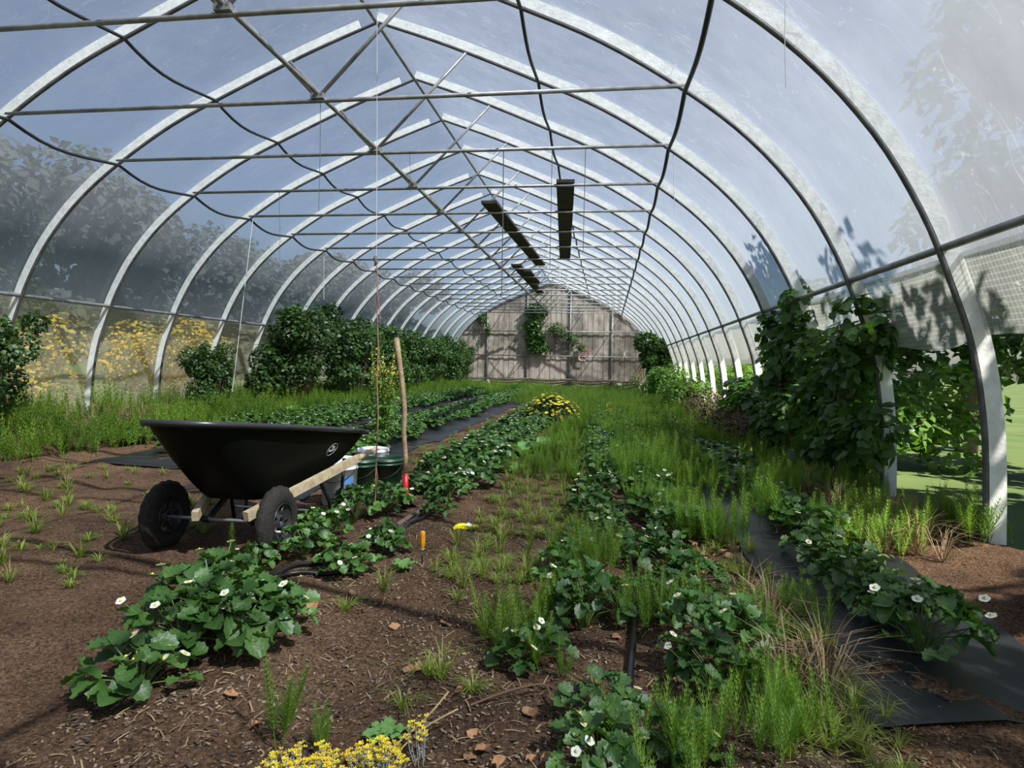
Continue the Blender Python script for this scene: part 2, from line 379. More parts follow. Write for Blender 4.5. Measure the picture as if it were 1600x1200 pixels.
# ------------------------------------------------------------------ film
def film_shell():
    mb = MB(); prof = [(p[0]+.07*(1 if p[0] > .3 else p[0]/.3), p[1]+.07*(1-p[0]/5.3)) for p in HALF if p[1] >= 1.9]
    prof.append((dx_at(1.88)+.07, 1.88))
    line = [(CX-a, b) for a, b in reversed(prof)]+[(CX+a, b) for a, b in prof[1:]]
    ys = []
    for n in range(-2, 21):
        for k in range(6): ys.append((YN(n)+k*1.524/6, k/6))
    ys.append((YN(21)-.03, 0)); V = []
    for y, t in ys:
        b = .035*math.sin(PI*t)
        for x, z in line:
            dx = x-CX; L = math.hypot(dx, z-1.2); V.append((x+dx/L*b, y, z+(z-1.2)/L*b))
    n = len(line); F = [(j*n+i, j*n+i+1, (j+1)*n+i+1, (j+1)*n+i) for j in range(len(ys)-1) for i in range(n-1)]
    mb.add(V, F); tag(mb.build('ceiling', M['film'], smooth=True), kind='structure')
film_shell()
def side(name, sgn, z0, z1, m, wav):
    mb = MB(); V = []; ys = np.arange(-3, 31.6, .127); zs = np.linspace(z1, z0, 9)
    for y in ys:
        for i, z in enumerate(zs):
            u = i/8; V.append((CX+sgn*(dx_at(z)+.05+wav*u*math.sin(y*5+math.sin(y*1.7)*2)), y, z+(.03*u*math.sin(y*2.1)+.02*u*math.sin(y*4.7) if wav else 0)))
    F = [(j*9+i, j*9+i+1, (j+1)*9+i+1, (j+1)*9+i) for j in range(len(ys)-1) for i in range(8)]
    mb.add(V, F); return tag(mb.build(name, m, smooth=True), kind='structure')
side('wall_right', 1, 1.36, 1.90, M['netting'], .03)
side('wall_left', -1, .30, 1.90, M['sheet'], 0)

# ------------------------------------------------------------------ far wall
def wall_far():
    mb = MB(); x = CX-5.2; w_ = .26; i = 0
    while x < CX+5.2:
        a, b = x, min(x+w_, CX+5.2); y = YE+(.016 if i % 2 else 0)
        mid = (a+b)/2; pts = [a, a+.012, b-.012, b]
        xs = [a, mid, b]
        if a < CX < b: xs = [a, CX, b]
        for p, q in zip(xs, xs[1:]):
            mb.add([(p+.006*(p == a), y, -.1), (q-.006*(q == b), y, -.1), (q-.006*(q == b), y, z_at(q-CX)+.03), (p+.006*(p == a), y, z_at(p-CX)+.03)], [(0, 1, 2, 3)])
        mb.add([(a-.01, YE+.03, -.1), (a+.02, YE+.03, -.1), (a+.02, YE+.03, z_at(a-CX)), (a-.01, YE+.03, z_at(a-CX))], [(0, 1, 2, 3)])
        x += w_; i += 1
    # rear skin gives the wall its thickness
    xs = [CX-5.2+k*10.4/40 for k in range(41)]
    for p, q in zip(xs, xs[1:]):
        mb.add([(p, YE+.06, -.1), (q, YE+.06, -.1), (q, YE+.06, z_at(q-CX)+.03), (p, YE+.06, z_at(p-CX)+.03)], [(0, 1, 2, 3)])
    tag(mb.build('wall_far', M['wallsheet']), kind='structure')
wall_far()
def end_frame():
    e = empty('end_wall_frame', (CX, YE-.06, 0), 'galvanised frame of posts and rails in front of the boarded end wall', 'frame')
    def P(mb, name, m=M['pipe']): 
        o = mb.build(name, m, e, True); o.matrix_parent_inverse = Matrix.Translation((-CX, -(YE-.06), 0)); return o
    for x in (-5.95, -3.95, -1.82, .206):
        mb = MB(); mb.tube([(x, YE-.05, -.1), (x, YE-.05, z_at(x-CX)-.02)], .035); P(mb, 'post', M['pipe_pale'])
    for z in (.447, 1.63, 2.84):
        d = dx_at(z)-.03; mb = MB(); mb.tube([(CX-d, YE-.09, z), (CX+d, YE-.09, z)], .028); P(mb, 'rail')
    mb = MB(); mb.tube([(CX-a, YE-.05, b) for a, b in reversed(HALF)]+[(CX+a, YE-.05, b) for a, b in HALF[1:]], .035); P(mb, 'arch_rim')
end_frame()

# ------------------------------------------------------------------ arches
ORD = ['first', 'second', 'third', 'fourth', 'fifth', 'sixth', 'seventh', 'eighth', 'ninth', 'tenth', 'eleventh', 'twelfth', 'thirteenth', 'fourteenth', 'fifteenth', 'sixteenth', 'seventeenth', 'eighteenth', 'nineteenth', 'twentieth', 'twenty-first', 'twenty-second', 'twenty-third', 'twenty-fourth', 'twenty-fifth', 'twenty-sixth', 'twenty-seventh', 'twenty-eighth', 'twenty-ninth', 'thirtieth']
NODE = (CX, 3.66)
def arch():
    e = empty('greenhouse_arch', (CX, 0, 0), 'x', 'arch', 'pointed greenhouse arches')
    for sg in (-1, 1):
        mb = MB(); pts = [(sg*a, 0, b) for a, b in HALF]
        V = []; F = []
        for i, (a, b) in enumerate(HALF):
            a0, b0 = HALF[max(i-1, 0)]; a1, b1 = HALF[min(i+1, len(HALF)-1)]
            t = Vector((a1-a0, b1-b0)).normalized(); nx_, nz_ = -t.y, t.x     # outward normal
            for dd, y in ((-.046, -.015), (-.046, .015), (.052, .015), (.052, -.015)):
                V.append((sg*(a+nx_*dd), y, b+nz_*dd))
        st = 0 if sg > 0 else 1
        for i in range(st, len(HALF)-1):
            for k in range(4): F.append((i*4+k, i*4+(k+1) % 4, (i+1)*4+(k+1) % 4, (i+1)*4+k))
        F.append((st*4, st*4+1, st*4+2, st*4+3))
        mb.add(V, F); mb.build('rib_face', M['rib'], e)
    mb = MB(); inn = [(a-.06*min(1, a/5), b-.06*(1-(a/5.3)**3)) for a, b in HALF]; mb.tube([(-a, 0, b) for a, b in reversed(inn)]+[(a, 0, b) for a, b in inn[1:]], .018); mb.build('arch_pipe', M['ribpipe'], e, True)
    d = dx_at(3.63)-.03
    mb = MB(); mb.tube([(-d, 0, 3.635), (d, 0, 3.635)], .021); mb.build('tie_bar', M['pipe_pale'], e, True)
    for sg in (-1, 1):
        mb = MB(); mb.tube([(sg*.02, -.03, 3.67), (sg*1.08, -.03, 4.74)], .019); mb.build('strut', M['pipe_pale'], e, True)
    mb = MB(); mb.box((0, -.03, 3.665), (.13, .06, .05)); mb.tube([(-.03, -.06, 3.66), (-.03, .03, 3.66)], .012, 6); mb.tube([(.04, -.06, 3.67), (.04, .03, 3.67)], .012, 6); mb.build('bracket', M['pipe_pale'], e)
    return e
a0 = arch()
for n in range(0, 21):
    o = a0 if n == 0 else copy_tree(a0)
    o.location = (CX, YN(n), 0)
    if n <= 2: lb = f'pointed galvanised greenhouse arch beside the camera, {ORD[n]} of the near three'; 
    elif n <= 11: lb = f'pointed greenhouse arch carrying the {ORD[n-3]} tie bar down from the picture top'
    else: lb = f'pointed galvanised greenhouse arch, {ORD[20-n]} out from the boarded end wall'
    o['label'] = lb
# long pipes
def sagline(x, z, sag, n0=-1, n1=21, r=.022):
    pts = []
    for n in range(n0, n1):
        for k in range(8):
            t = k/8; s = sag*math.sin(PI*t)**1.0*(1-.35*math.cos(PI*t)*-1) if sag else 0
            pts.append((x, YN(n)+t*1.524, z-s))
    pts.append((x, YN(n1)-.06, z)); mb = MB(); mb.tube(pts, r, 8); return mb
for (x, z, sag, r, nm, lb, m, ct) in (
    (CX, 5.15, 0, .022, 'ridge_pipe', 'straight galvanised pipe running along the ridge of the roof', 'pipe', 'pipe'),
    (CX, 3.69, 0, .021, 'centre_pipe', 'straight galvanised pipe along the middle, resting on the tie bars', 'pipe_pale', 'pipe'),
    (CX+3.40, 3.58, .09, .021, 'side_purlin', 'sagging black pipe joining the tie bar ends on the right side', 'pipe_black', 'purlin'),
    (CX-3.40, 3.58, .10, .019, 'side_purlin', 'sagging black pipe joining the tie bar ends on the left side', 'pipe_black', 'purlin'),
    (CX+1.93, 4.38, .10, .018, 'roof_purlin', 'sagging black pipe halfway up the right roof slope', 'pipe_black', 'purlin'),
    (CX-2.08, 4.34, .10, .018, 'roof_purlin', 'sagging black pipe halfway up the left roof slope', 'pipe_black', 'purlin'),
    (CX+4.83, 1.93, 0, .026, 'hip_rail', 'straight grey side rail above the netting curtain, right side', 'pipe', 'rail'),
    (CX-4.83, 1.93, 0, .026, 'hip_rail', 'straight grey side rail along the left side behind the bushes', 'pipe', 'rail')):
    tag(sagline(x, z, sag, r=r).build(nm, M[m], smooth=True), lb, ct)

# planks on the tie bars
def plank(a, b, wd, lb):
    mb = MB(); a, b = Vector(a), Vector(b); mb.beam(a, b, wd, .045)
    for k in range(1, 4):
        p = a.lerp(b, k/4); d = (b-a).normalized(); mb.beam(p-d*.02+Vector((0, 0, -.026)), p+d*.02+Vector((0, 0, -.026)), wd*.96, .008)
    tag(mb.build('plank', M['plank']), lb, 'plank', 'dark planks laid across the tie bars')
plank((-.62, 8.90, 3.685), (-1.04, 15.35, 3.685), .25, 'dark wooden plank on the tie bars, nearest the right roof slope')
plank((-1.88, 9.95, 3.685), (-1.71, 16.2, 3.685), .25, 'long dark wooden plank on the tie bars, slanting left of the first')
plank((-2.38, 16.5, 3.735), (-2.40, 22.9, 3.735), .26, 'dark wooden plank farthest along the tie bars')
plank((-2.17, 17.2, 3.685), (-2.17, 19.8, 3.685), .20, 'short dark board lying against the farthest plank')

# strings
def cord(pts, r, m, lb, nm='hanging_string'):
    mb = MB(); mb.tube(pts, r, 5); return tag(mb.build(nm, M[m]), lb, 'string')
def drop(px, n, y1, m, lb, r=.003, px2=None):
    Y = YN(n)+.0; t = bp(px, 0, y=Y); x = bp(px, 230, y=Y).x; b = bp(px2 or px, y1, y=Y)
    cord([(x, Y, 3.64), (b.x*.5+x*.5, Y+.01, (3.64+b.z)/2), (b.x, Y, b.z)], r, m, lb)
drop(787, 5, 462, 'string_dark', 'dark string hanging from a tie bar, left of the slanting plank', .006, 784)
drop(863, 5, 420, 'string_dark', 'dark string hanging just left of the nearest plank', .004, 859)
drop(915, 5, 395, 'string_dark', 'dark string hanging just right of the nearest plank', .004, 911)
drop(500, 4, 330, 'string_dark', 'thin dark string hanging from the centre bracket, upper left', .0028, 498)
drop(640, 5, 300, 'string_dark', 'thin dark string hanging from the middle of the second tie bar', .0028, 642)
drop(437, 6, 420, 'string_dark', 'thin dark string hanging on the far left', .003)
cord([bp(395, 343, y=10.2), bp(380, 470, y=10.0), bp(363, 612, y=9.8)], .005, 'string_white', 'white string slanting down from the left purlin')
cord([bp(506, 388, y=13.5), bp(506, 468, y=13.5)], .006, 'string_white', 'short white string hanging below the left tie bar ends')
cord([(bp(1227, 0, y=2.9).x, 2.9, bp(1227, -40, y=2.9).z), bp(1226, 60, y=2.9), bp(1228, 137, y=2.9)], .0018, 'string_white', 'short white thread hanging loose at upper right')
cord([bp(1052, 230, y=YN(5)), bp(1053, 290, y=YN(5)), bp(1054, 330, y=YN(5))], .003, 'string_white', 'white thread hanging below the right purlin')
Yt = YN(3); tx = bp(589, 25, y=Yt).x
cord([(tx, Yt, 3.62), bp(589, 220, y=Yt), bp(588, 402, y=Yt)], .0022, 'string_white', 'long white string holding up the reddish twine')
tw = empty('hanging_twine', bp(588, 402, y=Yt), 'reddish twine with loose loops hanging in front of the mustard plant', 'twine')
base = tw.location.copy()
mb = MB(); L = [bp(p, q, y=Yt)-base for p, q in ((588, 400), (590, 440), (589, 480), (591, 540), (589, 600), (591, 650), (588, 710), (586, 786))]
mb.tube(L, .0042, 6); mb.tube([bp(p, q, y=Yt-.01)-base for p, q in ((589, 455), (592, 475), (594, 495), (594, 502), (590, 503), (589, 490))], .003, 5)
mb.tube([bp(p, q, y=Yt+.01)-base for p, q in ((590, 680), (587, 720), (590, 745), (586, 770))], .003, 5); mb.build('twine', M['twine'], tw)
mb = MB(); mb.tube([bp(p, q, y=Yt)-base for p, q in ((586, 400), (586, 404), (588, 411), (585, 416))], [.006, .014, .012, .004], 6); mb.build('knot', M['string_dark'], tw)

# ------------------------------------------------------------------ wheelbarrow
def wheelbarrow():
    e = empty('wheelbarrow', (-2.2, 3.7, 0), 'black poly two-wheeled wheelbarrow with pale wooden handles', 'wheelbarrow')
    def P(mb, name, m, parent=e, smooth=False):
        o = mb.build(name, m, None, smooth); o.parent = parent
        w0 = Vector((-2.2, 3.7, 0)); o.location = -w0 if parent is e else (0, 0, 0); return o
    # outlines, counter-clockwise, rear right first
    top = [(-1.735, 4.30, .678), (-1.715, 4.40, .662), (-1.77, 4.47, .652), (-2.2, 4.50, .65), (-2.63, 4.47, .652), (-2.685, 4.40, .662), (-2.665, 4.30, .678),
           (-2.60, 3.80, .74), (-2.50, 3.35, .79), (-2.43, 3.12, .815), (-2.34, 3.02, .825), (-2.2, 2.98, .83), (-2.06, 3.02, .825), (-1.97, 3.12, .815), (-1.90, 3.35, .79), (-1.80, 3.80, .74)]
    bot = [(-1.87, 4.18, .42), (-1.88, 4.26, .43), (-1.95, 4.30, .435), (-2.2, 4.31, .435), (-2.45, 4.30, .435), (-2.52, 4.26, .43), (-2.53, 4.18, .42),
           (-2.44, 3.8, .345), (-2.40, 3.62, .325), (-2.37, 3.55, .325), (-2.32, 3.50, .33), (-2.2, 3.48, .335), (-2.08, 3.50, .33), (-2.03, 3.55, .325), (-2.0, 3.62, .325), (-1.96, 3.8, .345)]
    def ring(P_, m=4):
        n = len(P_); Q = [Vector(p) for p in P_]; out = []
        for i in range(n):
            p0, p1, p2, p3 = Q[i-1], Q[i], Q[(i+1) % n], Q[(i+2) % n]
            for k in range(m):
                t = k/m; out.append(.5*((2*p1)+(p2-p0)*t+(2*p0-5*p1+4*p2-p3)*t*t+(3*p1-p0-3*p2+p3)*t**3))
        return out
    T, Bm = ring(top), ring(bot); n = len(T); ct = sum(T, Vector())/n; cb = sum(Bm, Vector())/n
    rows = []
    rows.append([t+(t-ct).normalized()*.030+Vector((0, 0, -.030)) for t in T]); rows.append([t+(t-ct).normalized()*.034 for t in T]); rows.append([t+(t-ct).normalized()*.010+Vector((0, 0, .006)) for t in T])
    lip = len(rows)
    inner = [[t.lerp(b, s)+Vector((0, 0, -.03*math.sin(PI*s)))-(t-ct).normalized()*.012 for t, b in zip(T, Bm)] for s in (0, .15, .4, .7, .92)]
    outer = [[t.lerp(b, s)+Vector((0, 0, -.035*math.sin(PI*s))) for t, b in zip(T, Bm)] for s in (0.02, .15, .4, .7, .9, 1)]
    outer.append([b.lerp(cb, .12)+Vector((0, 0, -.022)) for b in Bm])
    mb = MB(); V = []; F = []
    seq = list(reversed(outer))
    for rw in seq+inner: V += rw
    k = len(seq+inner)
    for j in range(k-1):
        for i in range(n): F.append((j*n+i, (j+1)*n+i, (j+1)*n+(i+1) % n, j*n+(i+1) % n))
    F.append(tuple(range(n))); F.append(tuple(range((k-1)*n, k*n))[::-1]); mb.add(V, F)
    tray = P(mb, 'tray', M['blackplastic'], smooth=True)
    mb = MB(); V = []; F = []
    rr = [[t+Vector((0, 0, -.004)) for t in T]]+rows[::-1]+[[t+(t-ct).normalized()*.026+Vector((0, 0, -.028)) for t in T]]
    for rw in rr: V += rw
    for j in range(len(rr)-1):
        for i in range(n): F.append((j*n+i, j*n+(i+1) % n, (j+1)*n+(i+1) % n, (j+1)*n+i))
    mb.add(V, F); P(mb, 'tray_rim', M['rimplastic'], smooth=True)
    # badge printed on the right-hand side
    c = bp(518, 710, x=-1.87)
    def side(yy, s):   # point on outer right wall
        def edge(R_, yy):
            seg = [(R_[i], R_[(i+1) % n]) for i in range(n) if R_[i].x > -2.2]
            best = min(seg, key=lambda q: 0 if (q[0].y-yy)*(q[1].y-yy) <= 0 else min(abs(q[0].y-yy), abs(q[1].y-yy)))
            a, b = best; t = 0 if abs(b.y-a.y) < 1e-6 else (yy-a.y)/(b.y-a.y); return a.lerp(b, max(0, min(1, t)))
        t_ = edge(T, yy); yb = 3.62+(yy-3.5)*(4.18-3.62)/(4.3-3.5); b_ = edge(Bm, yb)
        return t_.lerp(b_, s)+Vector((0, 0, -.035*math.sin(PI*s)))
    yc, scn = 4.10, .36
    def on(u, v): # u along y, v up, metres
        p = side(yc+u, scn-v/.36); q = side(yc+u+.02, scn-v/.36); r_ = side(yc+u, scn-v/.36+.05)
        nn = (q-p).cross(p-r_).normalized(); nn = nn if nn.x > 0 else -nn; return p+nn*.004
    mb = MB()
    mb.tube([on(.055*math.cos(a), .038*math.sin(a)+.010*math.cos(a)) for a in np.linspace(0, 2*PI, 29)], .0013, 5, False)
    for path in ([(-.038, -.008), (-.03, .004), (-.028, -.012), (-.018, -.002), (-.016, -.014), (-.006, -.002), (-.002, -.013), (.008, 0), (.01, -.011), (.02, .003), (.022, -.008), (.034, .006), (.04, -.002)],
                 [(-.008, .006), (-.012, .014), (-.004, .027), (0, .014), (.006, .024), (.009, .012), (.004, .005), (-.008, .006)], [(.014, .01), (.02, .022), (.026, .012)]):
        mb.tube([on(a, b) for a, b in path], .0014, 5)
    P(mb, 'badge', M['paint_white'])
    # handles
    def handle(a, b, name='handle'):
        a, b = Vector(a), Vector(b); h = MB(); q = a.lerp(b, .78); q2 = a.lerp(b, .83)
        h.beam(a, q, .036, .054); h.beam(q, q2, .033, .048); h.tube([q2-(b-a).normalized()*.02, q2.lerp(b, .5), b], [.022, .018, .017], 10)
        return P(h, name, M['wood'])
    handle((-1.945, 3.27, .285), (-1.655, 4.50, .518))
    handle((-2.27, 3.3, .262), (-2.72, 4.50, .518))
    mb = MB(); mb.beam((-2.0, 3.75, .335), (-2.4, 3.75, .335), .09, .03); P(mb, 'wooden_cross_brace', M['wood'])
    mb = MB(); mb.tube([(-1.86, 3.5, .2), (-2.62, 3.5, .2)], .010); P(mb, 'axle', M['zinc'])
    for x in (-2.03, -2.33):
        mb = MB(); mb.beam((x, 3.5, .19), (x, 3.36, .27), .02, .03); mb.beam((x, 3.5, .19), (x, 3.72, .30), .02, .03); P(mb, 'axle_bracket', M['steel'])
    for sx in (-1, 1):
        mb = MB(); x = -2.2+sx*.36
        mb.tube([(x, 3.95, .39), (x, 4.12, .20), (x, 4.16, .03), (x, 4.24, .02), (x, 4.30, .06), (x, 4.36, .46)], .013)
        P(mb, 'leg', M['steel'], smooth=True)
    mb = MB(); mb.tube([(-2.56, 4.16, .12), (-1.84, 4.16, .12)], .008); P(mb, 'leg_brace', M['zinc'])
    # wheels
    for x in (-1.885, -2.60):
        w0 = Vector((-2.2, 3.7, -.012)); wh = bpy.data.objects.new('wheel', None); COL.objects.link(wh); wh.parent = e; wh.location = Vector((x, 3.5, .195))-w0
        rot = Matrix.Rotation(PI/2, 3, 'Y')
        mb = MB(); N, K = 72, 16; V = []; F = []
        for i in range(N):
            a = 2*PI*i/N
            for k in range(K):
                b = 2*PI*k/K; tread = (.004 if (i//2+(1 if k % 4 < 2 else 0)) % 2 else -.002) if math.cos(b) > .35 else 0
                R_ = .138+(.055+tread)*math.cos(b); V.append((.046*math.sin(b), R_*math.cos(a), R_*math.sin(a)))
        for i in range(N):
            for k in range(K): F.append((i*K+k, ((i+1) % N)*K+k, ((i+1) % N)*K+(k+1) % K, i*K+(k+1) % K))
        mb.add(V, F); t = mb.build('tyre', M['rubber'], wh, True); wh.scale = (1, 1.07, 1.07)
        mb = MB(); mb.lathe([(.100, -.040), (.104, -.036), (.092, -.028), (.085, -.012), (.040, -.010), (.036, -.028), (.022, -.030), (.022, .030), (.036, .028), (.040, .010), (.085, .012), (.092, .028), (.104, .036), (.100, .040)], n=32, ax=rot)
        for k in range(5):
            a = 2*PI*k/5; mb.tube([(.014, .03*math.cos(a), .03*math.sin(a)), (.02, .082*math.cos(a), .082*math.sin(a))], .008, 6)
        mb.build('wheel_rim', M['rimplastic'], wh, True)
wheelbarrow()

# ------------------------------------------------------------------ buckets
def bucket(name, loc, r, h, m, label, handle=True, fill=None, band=None):
    e = empty(name, loc, label, 'bucket'); mb = MB(); rb = r*.86
    mb.lathe([(0, .002), (rb*.95, .0), (rb, .008), (r*.965, h*.78), (r, h*.785), (r, h*.81), (r*.975, h*.82), (r*.98, h*.9), (r*1.03, h*.905), (r*1.03, h*.93), (r, h*.935), (r*1.01, h), (r*.97, h), (r*.94, h*.9), (rb*.93, .02), (0, .02)], n=40)
    mb.build('bucket_body', m, e, True)
    if fill is not None:
        mb = MB(); V = []; K = 28
        V.append((0, 0, h*fill+.015))
        for rr in (.5, .93):
            for k in range(K):
                a = 2*PI*k/K; V.append((rr*r*.97*math.cos(a), rr*r*.97*math.sin(a), h*fill+random.uniform(-.008, .012)))
        F = [(0, 1+k, 1+(k+1) % K) for k in range(K)]+[(1+k, 1+K+k, 1+K+(k+1) % K, 1+(k+1) % K) for k in range(K)]
        mb.add(V, F); mb.build('soil_fill', M['soil'], e)
    if handle:
        mb = MB(); pts = []
        for k in range(21):
            a = PI*k/20; pts.append((1.03*r*math.cos(a), -1.06*r*math.sin(a)*1.0, h*.86-.5*r*math.sin(a)*1.6))
        mb.tube(pts, .003, 6); mb.build('wire_handle', M['steel'], e, True)
    if band:
        mb = MB(); V = []; F = []; K = 14; a0_, a1_, z0, z1, mm = band
        for j, z in enumerate((z0, z1)):
            for k in range(K+1):
                a = a0_+(a1_-a0_)*k/K; R_ = rb+(r*.965-rb)*(z/(h*.78))+.0015; V.append((R_*math.cos(a), R_*math.sin(a), z))
        F = [(k, k+1, K+2+k, K+1+k) for k in range(K)]; mb.add(V, F); mb.build('blue_label', mm, e, True)
    return e
g_ = lambda x, y: gh(x, y)
bwl = empty  # noqa
bucket('bucket', (-2.10, 4.88, g_(-2.1, 4.88)), .150, .365, M['bwhite'], 'white plastic bucket with blue label behind the wheelbarrow handle', True, None, (-.95, -.30, .17, .235, M['blue']))
bucket('bucket', (-2.14, 5.45, g_(-2.1, 5.45)), .150, .31, M['bgreen'], 'dark green bucket of soil right beside the white bucket', True, .88)
bucket('bucket', (-2.01, 5.72, g_(-2, 5.72)), .17, .27, M['bgreen'], 'wide dark green tub of soil behind the shovel', True, .84)
bucket('bucket', (-2.28, 6.12, g_(-2.28, 6.1)), .155, .31, M['bwhite'], 'white bucket farthest back, only its rim showing', False, .9)

# ------------------------------------------------------------------ shovel
def shovel():
    b = Vector((-1.515, 4.761, 0)); e = empty('shovel', b, 'long wooden handled shovel with red collar stuck upright in soil', 'shovel')
    mb = MB(); P_ = [(0, 0, .27), (.002, 0, .42), (-.016, 0, .62), (-.012, 0, .80), (-.035, 0, 1.0), (-.062, 0, 1.18), (-.085, 0, 1.335)]
    mb.tube(P_, [.018, .0185, .019, .0195, .020, .021, .022], 12); mb.tube([(-.085, 0, 1.333), (-.086, 0, 1.342)], [.021, .014], 12); mb.build('handle', M['oldwood'], e, True)
    mb = MB(); mb.tube([(.008, 0, .05), (.006, 0, .16), (.003, 0, .30)], [.021, .0225, .021], 12); mb.build('red_socket', M['red'], e, True)
    mb = MB(); V = []; F = []
    for j, (z, wd) in enumerate(((.075, .045), (.05, .09), (.035, .10), (-.05, .10), (-.15, .07), (-.2, .01))):
        for k in range(7):
            t = (k-3)/3; V.append((.008+t*wd, .02*(1-t*t)-.01, z))
    F = [(j*7+k, j*7+k+1, (j+1)*7+k+1, (j+1)*7+k) for j in range(5) for k in range(6)]
    mb.add(V, F); mb.add([(x, y+.006, z) for x, y, z in V], [f[::-1] for f in F]); mb.tube([(.008, 0, -.02), (.008, 0, .06)], .017, 10); mb.build('blade', M['steel'], e, True)
shovel()
def driver():
    p = bp(659.5, 884, z=gh(-1.0, 3.5)); e = empty('screwdriver', p, 'amber-handled screwdriver stuck upright in the soil of the path', 'screwdriver')
    mb = MB(); mb.tube([(0, 0, -.05), (0, 0, .09)], .0042, 8); mb.build('shaft', M['steel'], e, True)
    mb = MB(); mb.tube([(0, 0, .085), (0, 0, .10)], [.008, .012], 10); mb.build('ferrule', M['oldwood'], e, True)
    mb = MB(); n = 12; V = []; prof = [(.10, .011), (.112, .014), (.13, .0165), (.18, .0165), (.193, .014), (.198, .007)]
    for z, r in prof:
        for k in range(n): a = 2*PI*k/n; rr = r*(1.06 if k % 2 else .93); V.append((rr*math.cos(a), rr*math.sin(a), z))
    F = [(j*n+k, j*n+(k+1) % n, (j+1)*n+(k+1) % n, (j+1)*n+k) for j in range(5) for k in range(n)]+[tuple(range(5*n, 6*n))]; mb.add(V, F); mb.build('handle', M['amber'], e)
driver()
def yellow_rag():
    p = bp(728, 824, z=.03); e = empty('glove', (p.x, p.y, gh(p.x, p.y)), 'crumpled yellow and white glove lying on the path', 'glove')
    def lump(pts, rs, m, nm):
        mb = MB(); mb.tube(pts, rs, 9); 
        mb.v = [(x+random.uniform(-.004, .004), y+random.uniform(-.004, .004), max(.001, z+random.uniform(-.004, .004))) for x, y, z in mb.v]
        mb.build(nm, m, e)
    Y_ = M['ragyellow'] = mat('bright_yellow_rubber', (.78, .66, .01), .45, bump=.5, bscale=60)
    lump([(-.075, -.05, .012), (-.06, -.035, .022), (-.035, -.022, .024), (-.01, -.005, .022), (.005, .006, .015)], [.012, .022, .025, .022, .014], Y_, 'glove_palm')
    lump([(.0, .0, .025), (.018, .015, .030), (.035, .03, .018)], [.012, .018, .012], M['petal'], 'white_cuff')
    lump([(.03, .03, .015), (.055, .035, .018), (.078, .038, .012)], [.010, .015, .010], Y_, 'glove_fingers')
    lump([(-.02, .02, .02), (0, .035, .022), (.02, .04, .014)], [.007, .010, .006], Y_, 'glove_thumb')
yellow_rag()

# ------------------------------------------------------------------ mulch film, hoses, litter
def ribbon(name, x0f, x1f, y0, y1, label, m, lift=.012, group=None, kind=None, step=.12):
    mb = MB(); V = []; ys = np.arange(y0, y1, step); K = 7
    for y in ys:
        a, b = x0f(y), x1f(y)
        for k in range(K):
            t = k/(K-1); x = a+(b-a)*t; V.append((x, y, gh(x, y)+lift+.012*math.sin(y*6+t*5)*math.sin(PI*t)))
    F = [(j*K+k, j*K+k+1, (j+1)*K+k+1, (j+1)*K+k) for j in range(len(ys)-1) for k in range(K-1)]
    mb.add(V, F); return tag(mb.build(name, m, smooth=True), label, 'mulch film', group)
wv = lambda y, s: .03*math.sin(y*1.7+s)+.018*math.sin(y*4.3+s*2)
ribbon('mulch_film', lambda y: .86+wv(y, 0)-(.0 if y > 3 else 0), lambda y: 1.75+wv(y, 1), 2.2, 14, 'black plastic mulch film under the shaded right-hand row', M['mulch'])
ribbon('mulch_film', lambda y: -3.75+wv(y, 2), lambda y: -2.45+wv(y, 3), 5.0, 26, 'black plastic mulch film edging the row behind the shovel', M['mulch'])
ribbon('mulch_film', lambda y: -5.5+wv(y, 4), lambda y: -4.35+wv(y, 5), 6, 26, 'black plastic mulch film under the rows nearer the left bushes', M['mulch'])
def hose(pts, label, r=.011):
    P_ = [Vector((p.x, p.y, gh(p.x, p.y)+r+.004)) for p in cat(pts, 5)]
    mb = MB(); mb.tube(P_, r, 8); tag(mb.build('drip_hose', M['hose'], smooth=True), label, 'hose')
G0 = lambda a, b: bp(a, b, z=.03)
hose([G0(625*1.56, 1240), G0(978, 1150), G0(984, 1060), G0(990, 1000), G0(992, 940), G0(985, 880)] + [Vector((.16, 4.2, 0)), Vector((.13, 5.0, 0)), Vector((.20, 5.6, 0)), Vector((.14, 6.3, 0)), Vector((.16, 8, 0)), Vector((.2, 12, 0))], 'black drip hose between the two nearest right-hand strawberry rows', .015)
hose([G0(235, 1010), G0(330, 960), G0(400, 920), G0(455, 893), G0(500, 882), G0(560, 862), G0(640, 825), G0(680, 797), Vector((-1.5, 6.2, 0)), Vector((-1.45, 9, 0))], 'black drip hose along the left row, the one nearer the wheelbarrow', .013)
hose([G0(350, 975), G0(430, 915), G0(470, 903), G0(515, 896), G0(570, 885), G0(610, 852), G0(650, 815), G0(700, 770), Vector((-1.1, 6.6, 0)), Vector((-1.08, 8.6, 0))], 'black drip hose along the left row, the one nearer the path', .013)

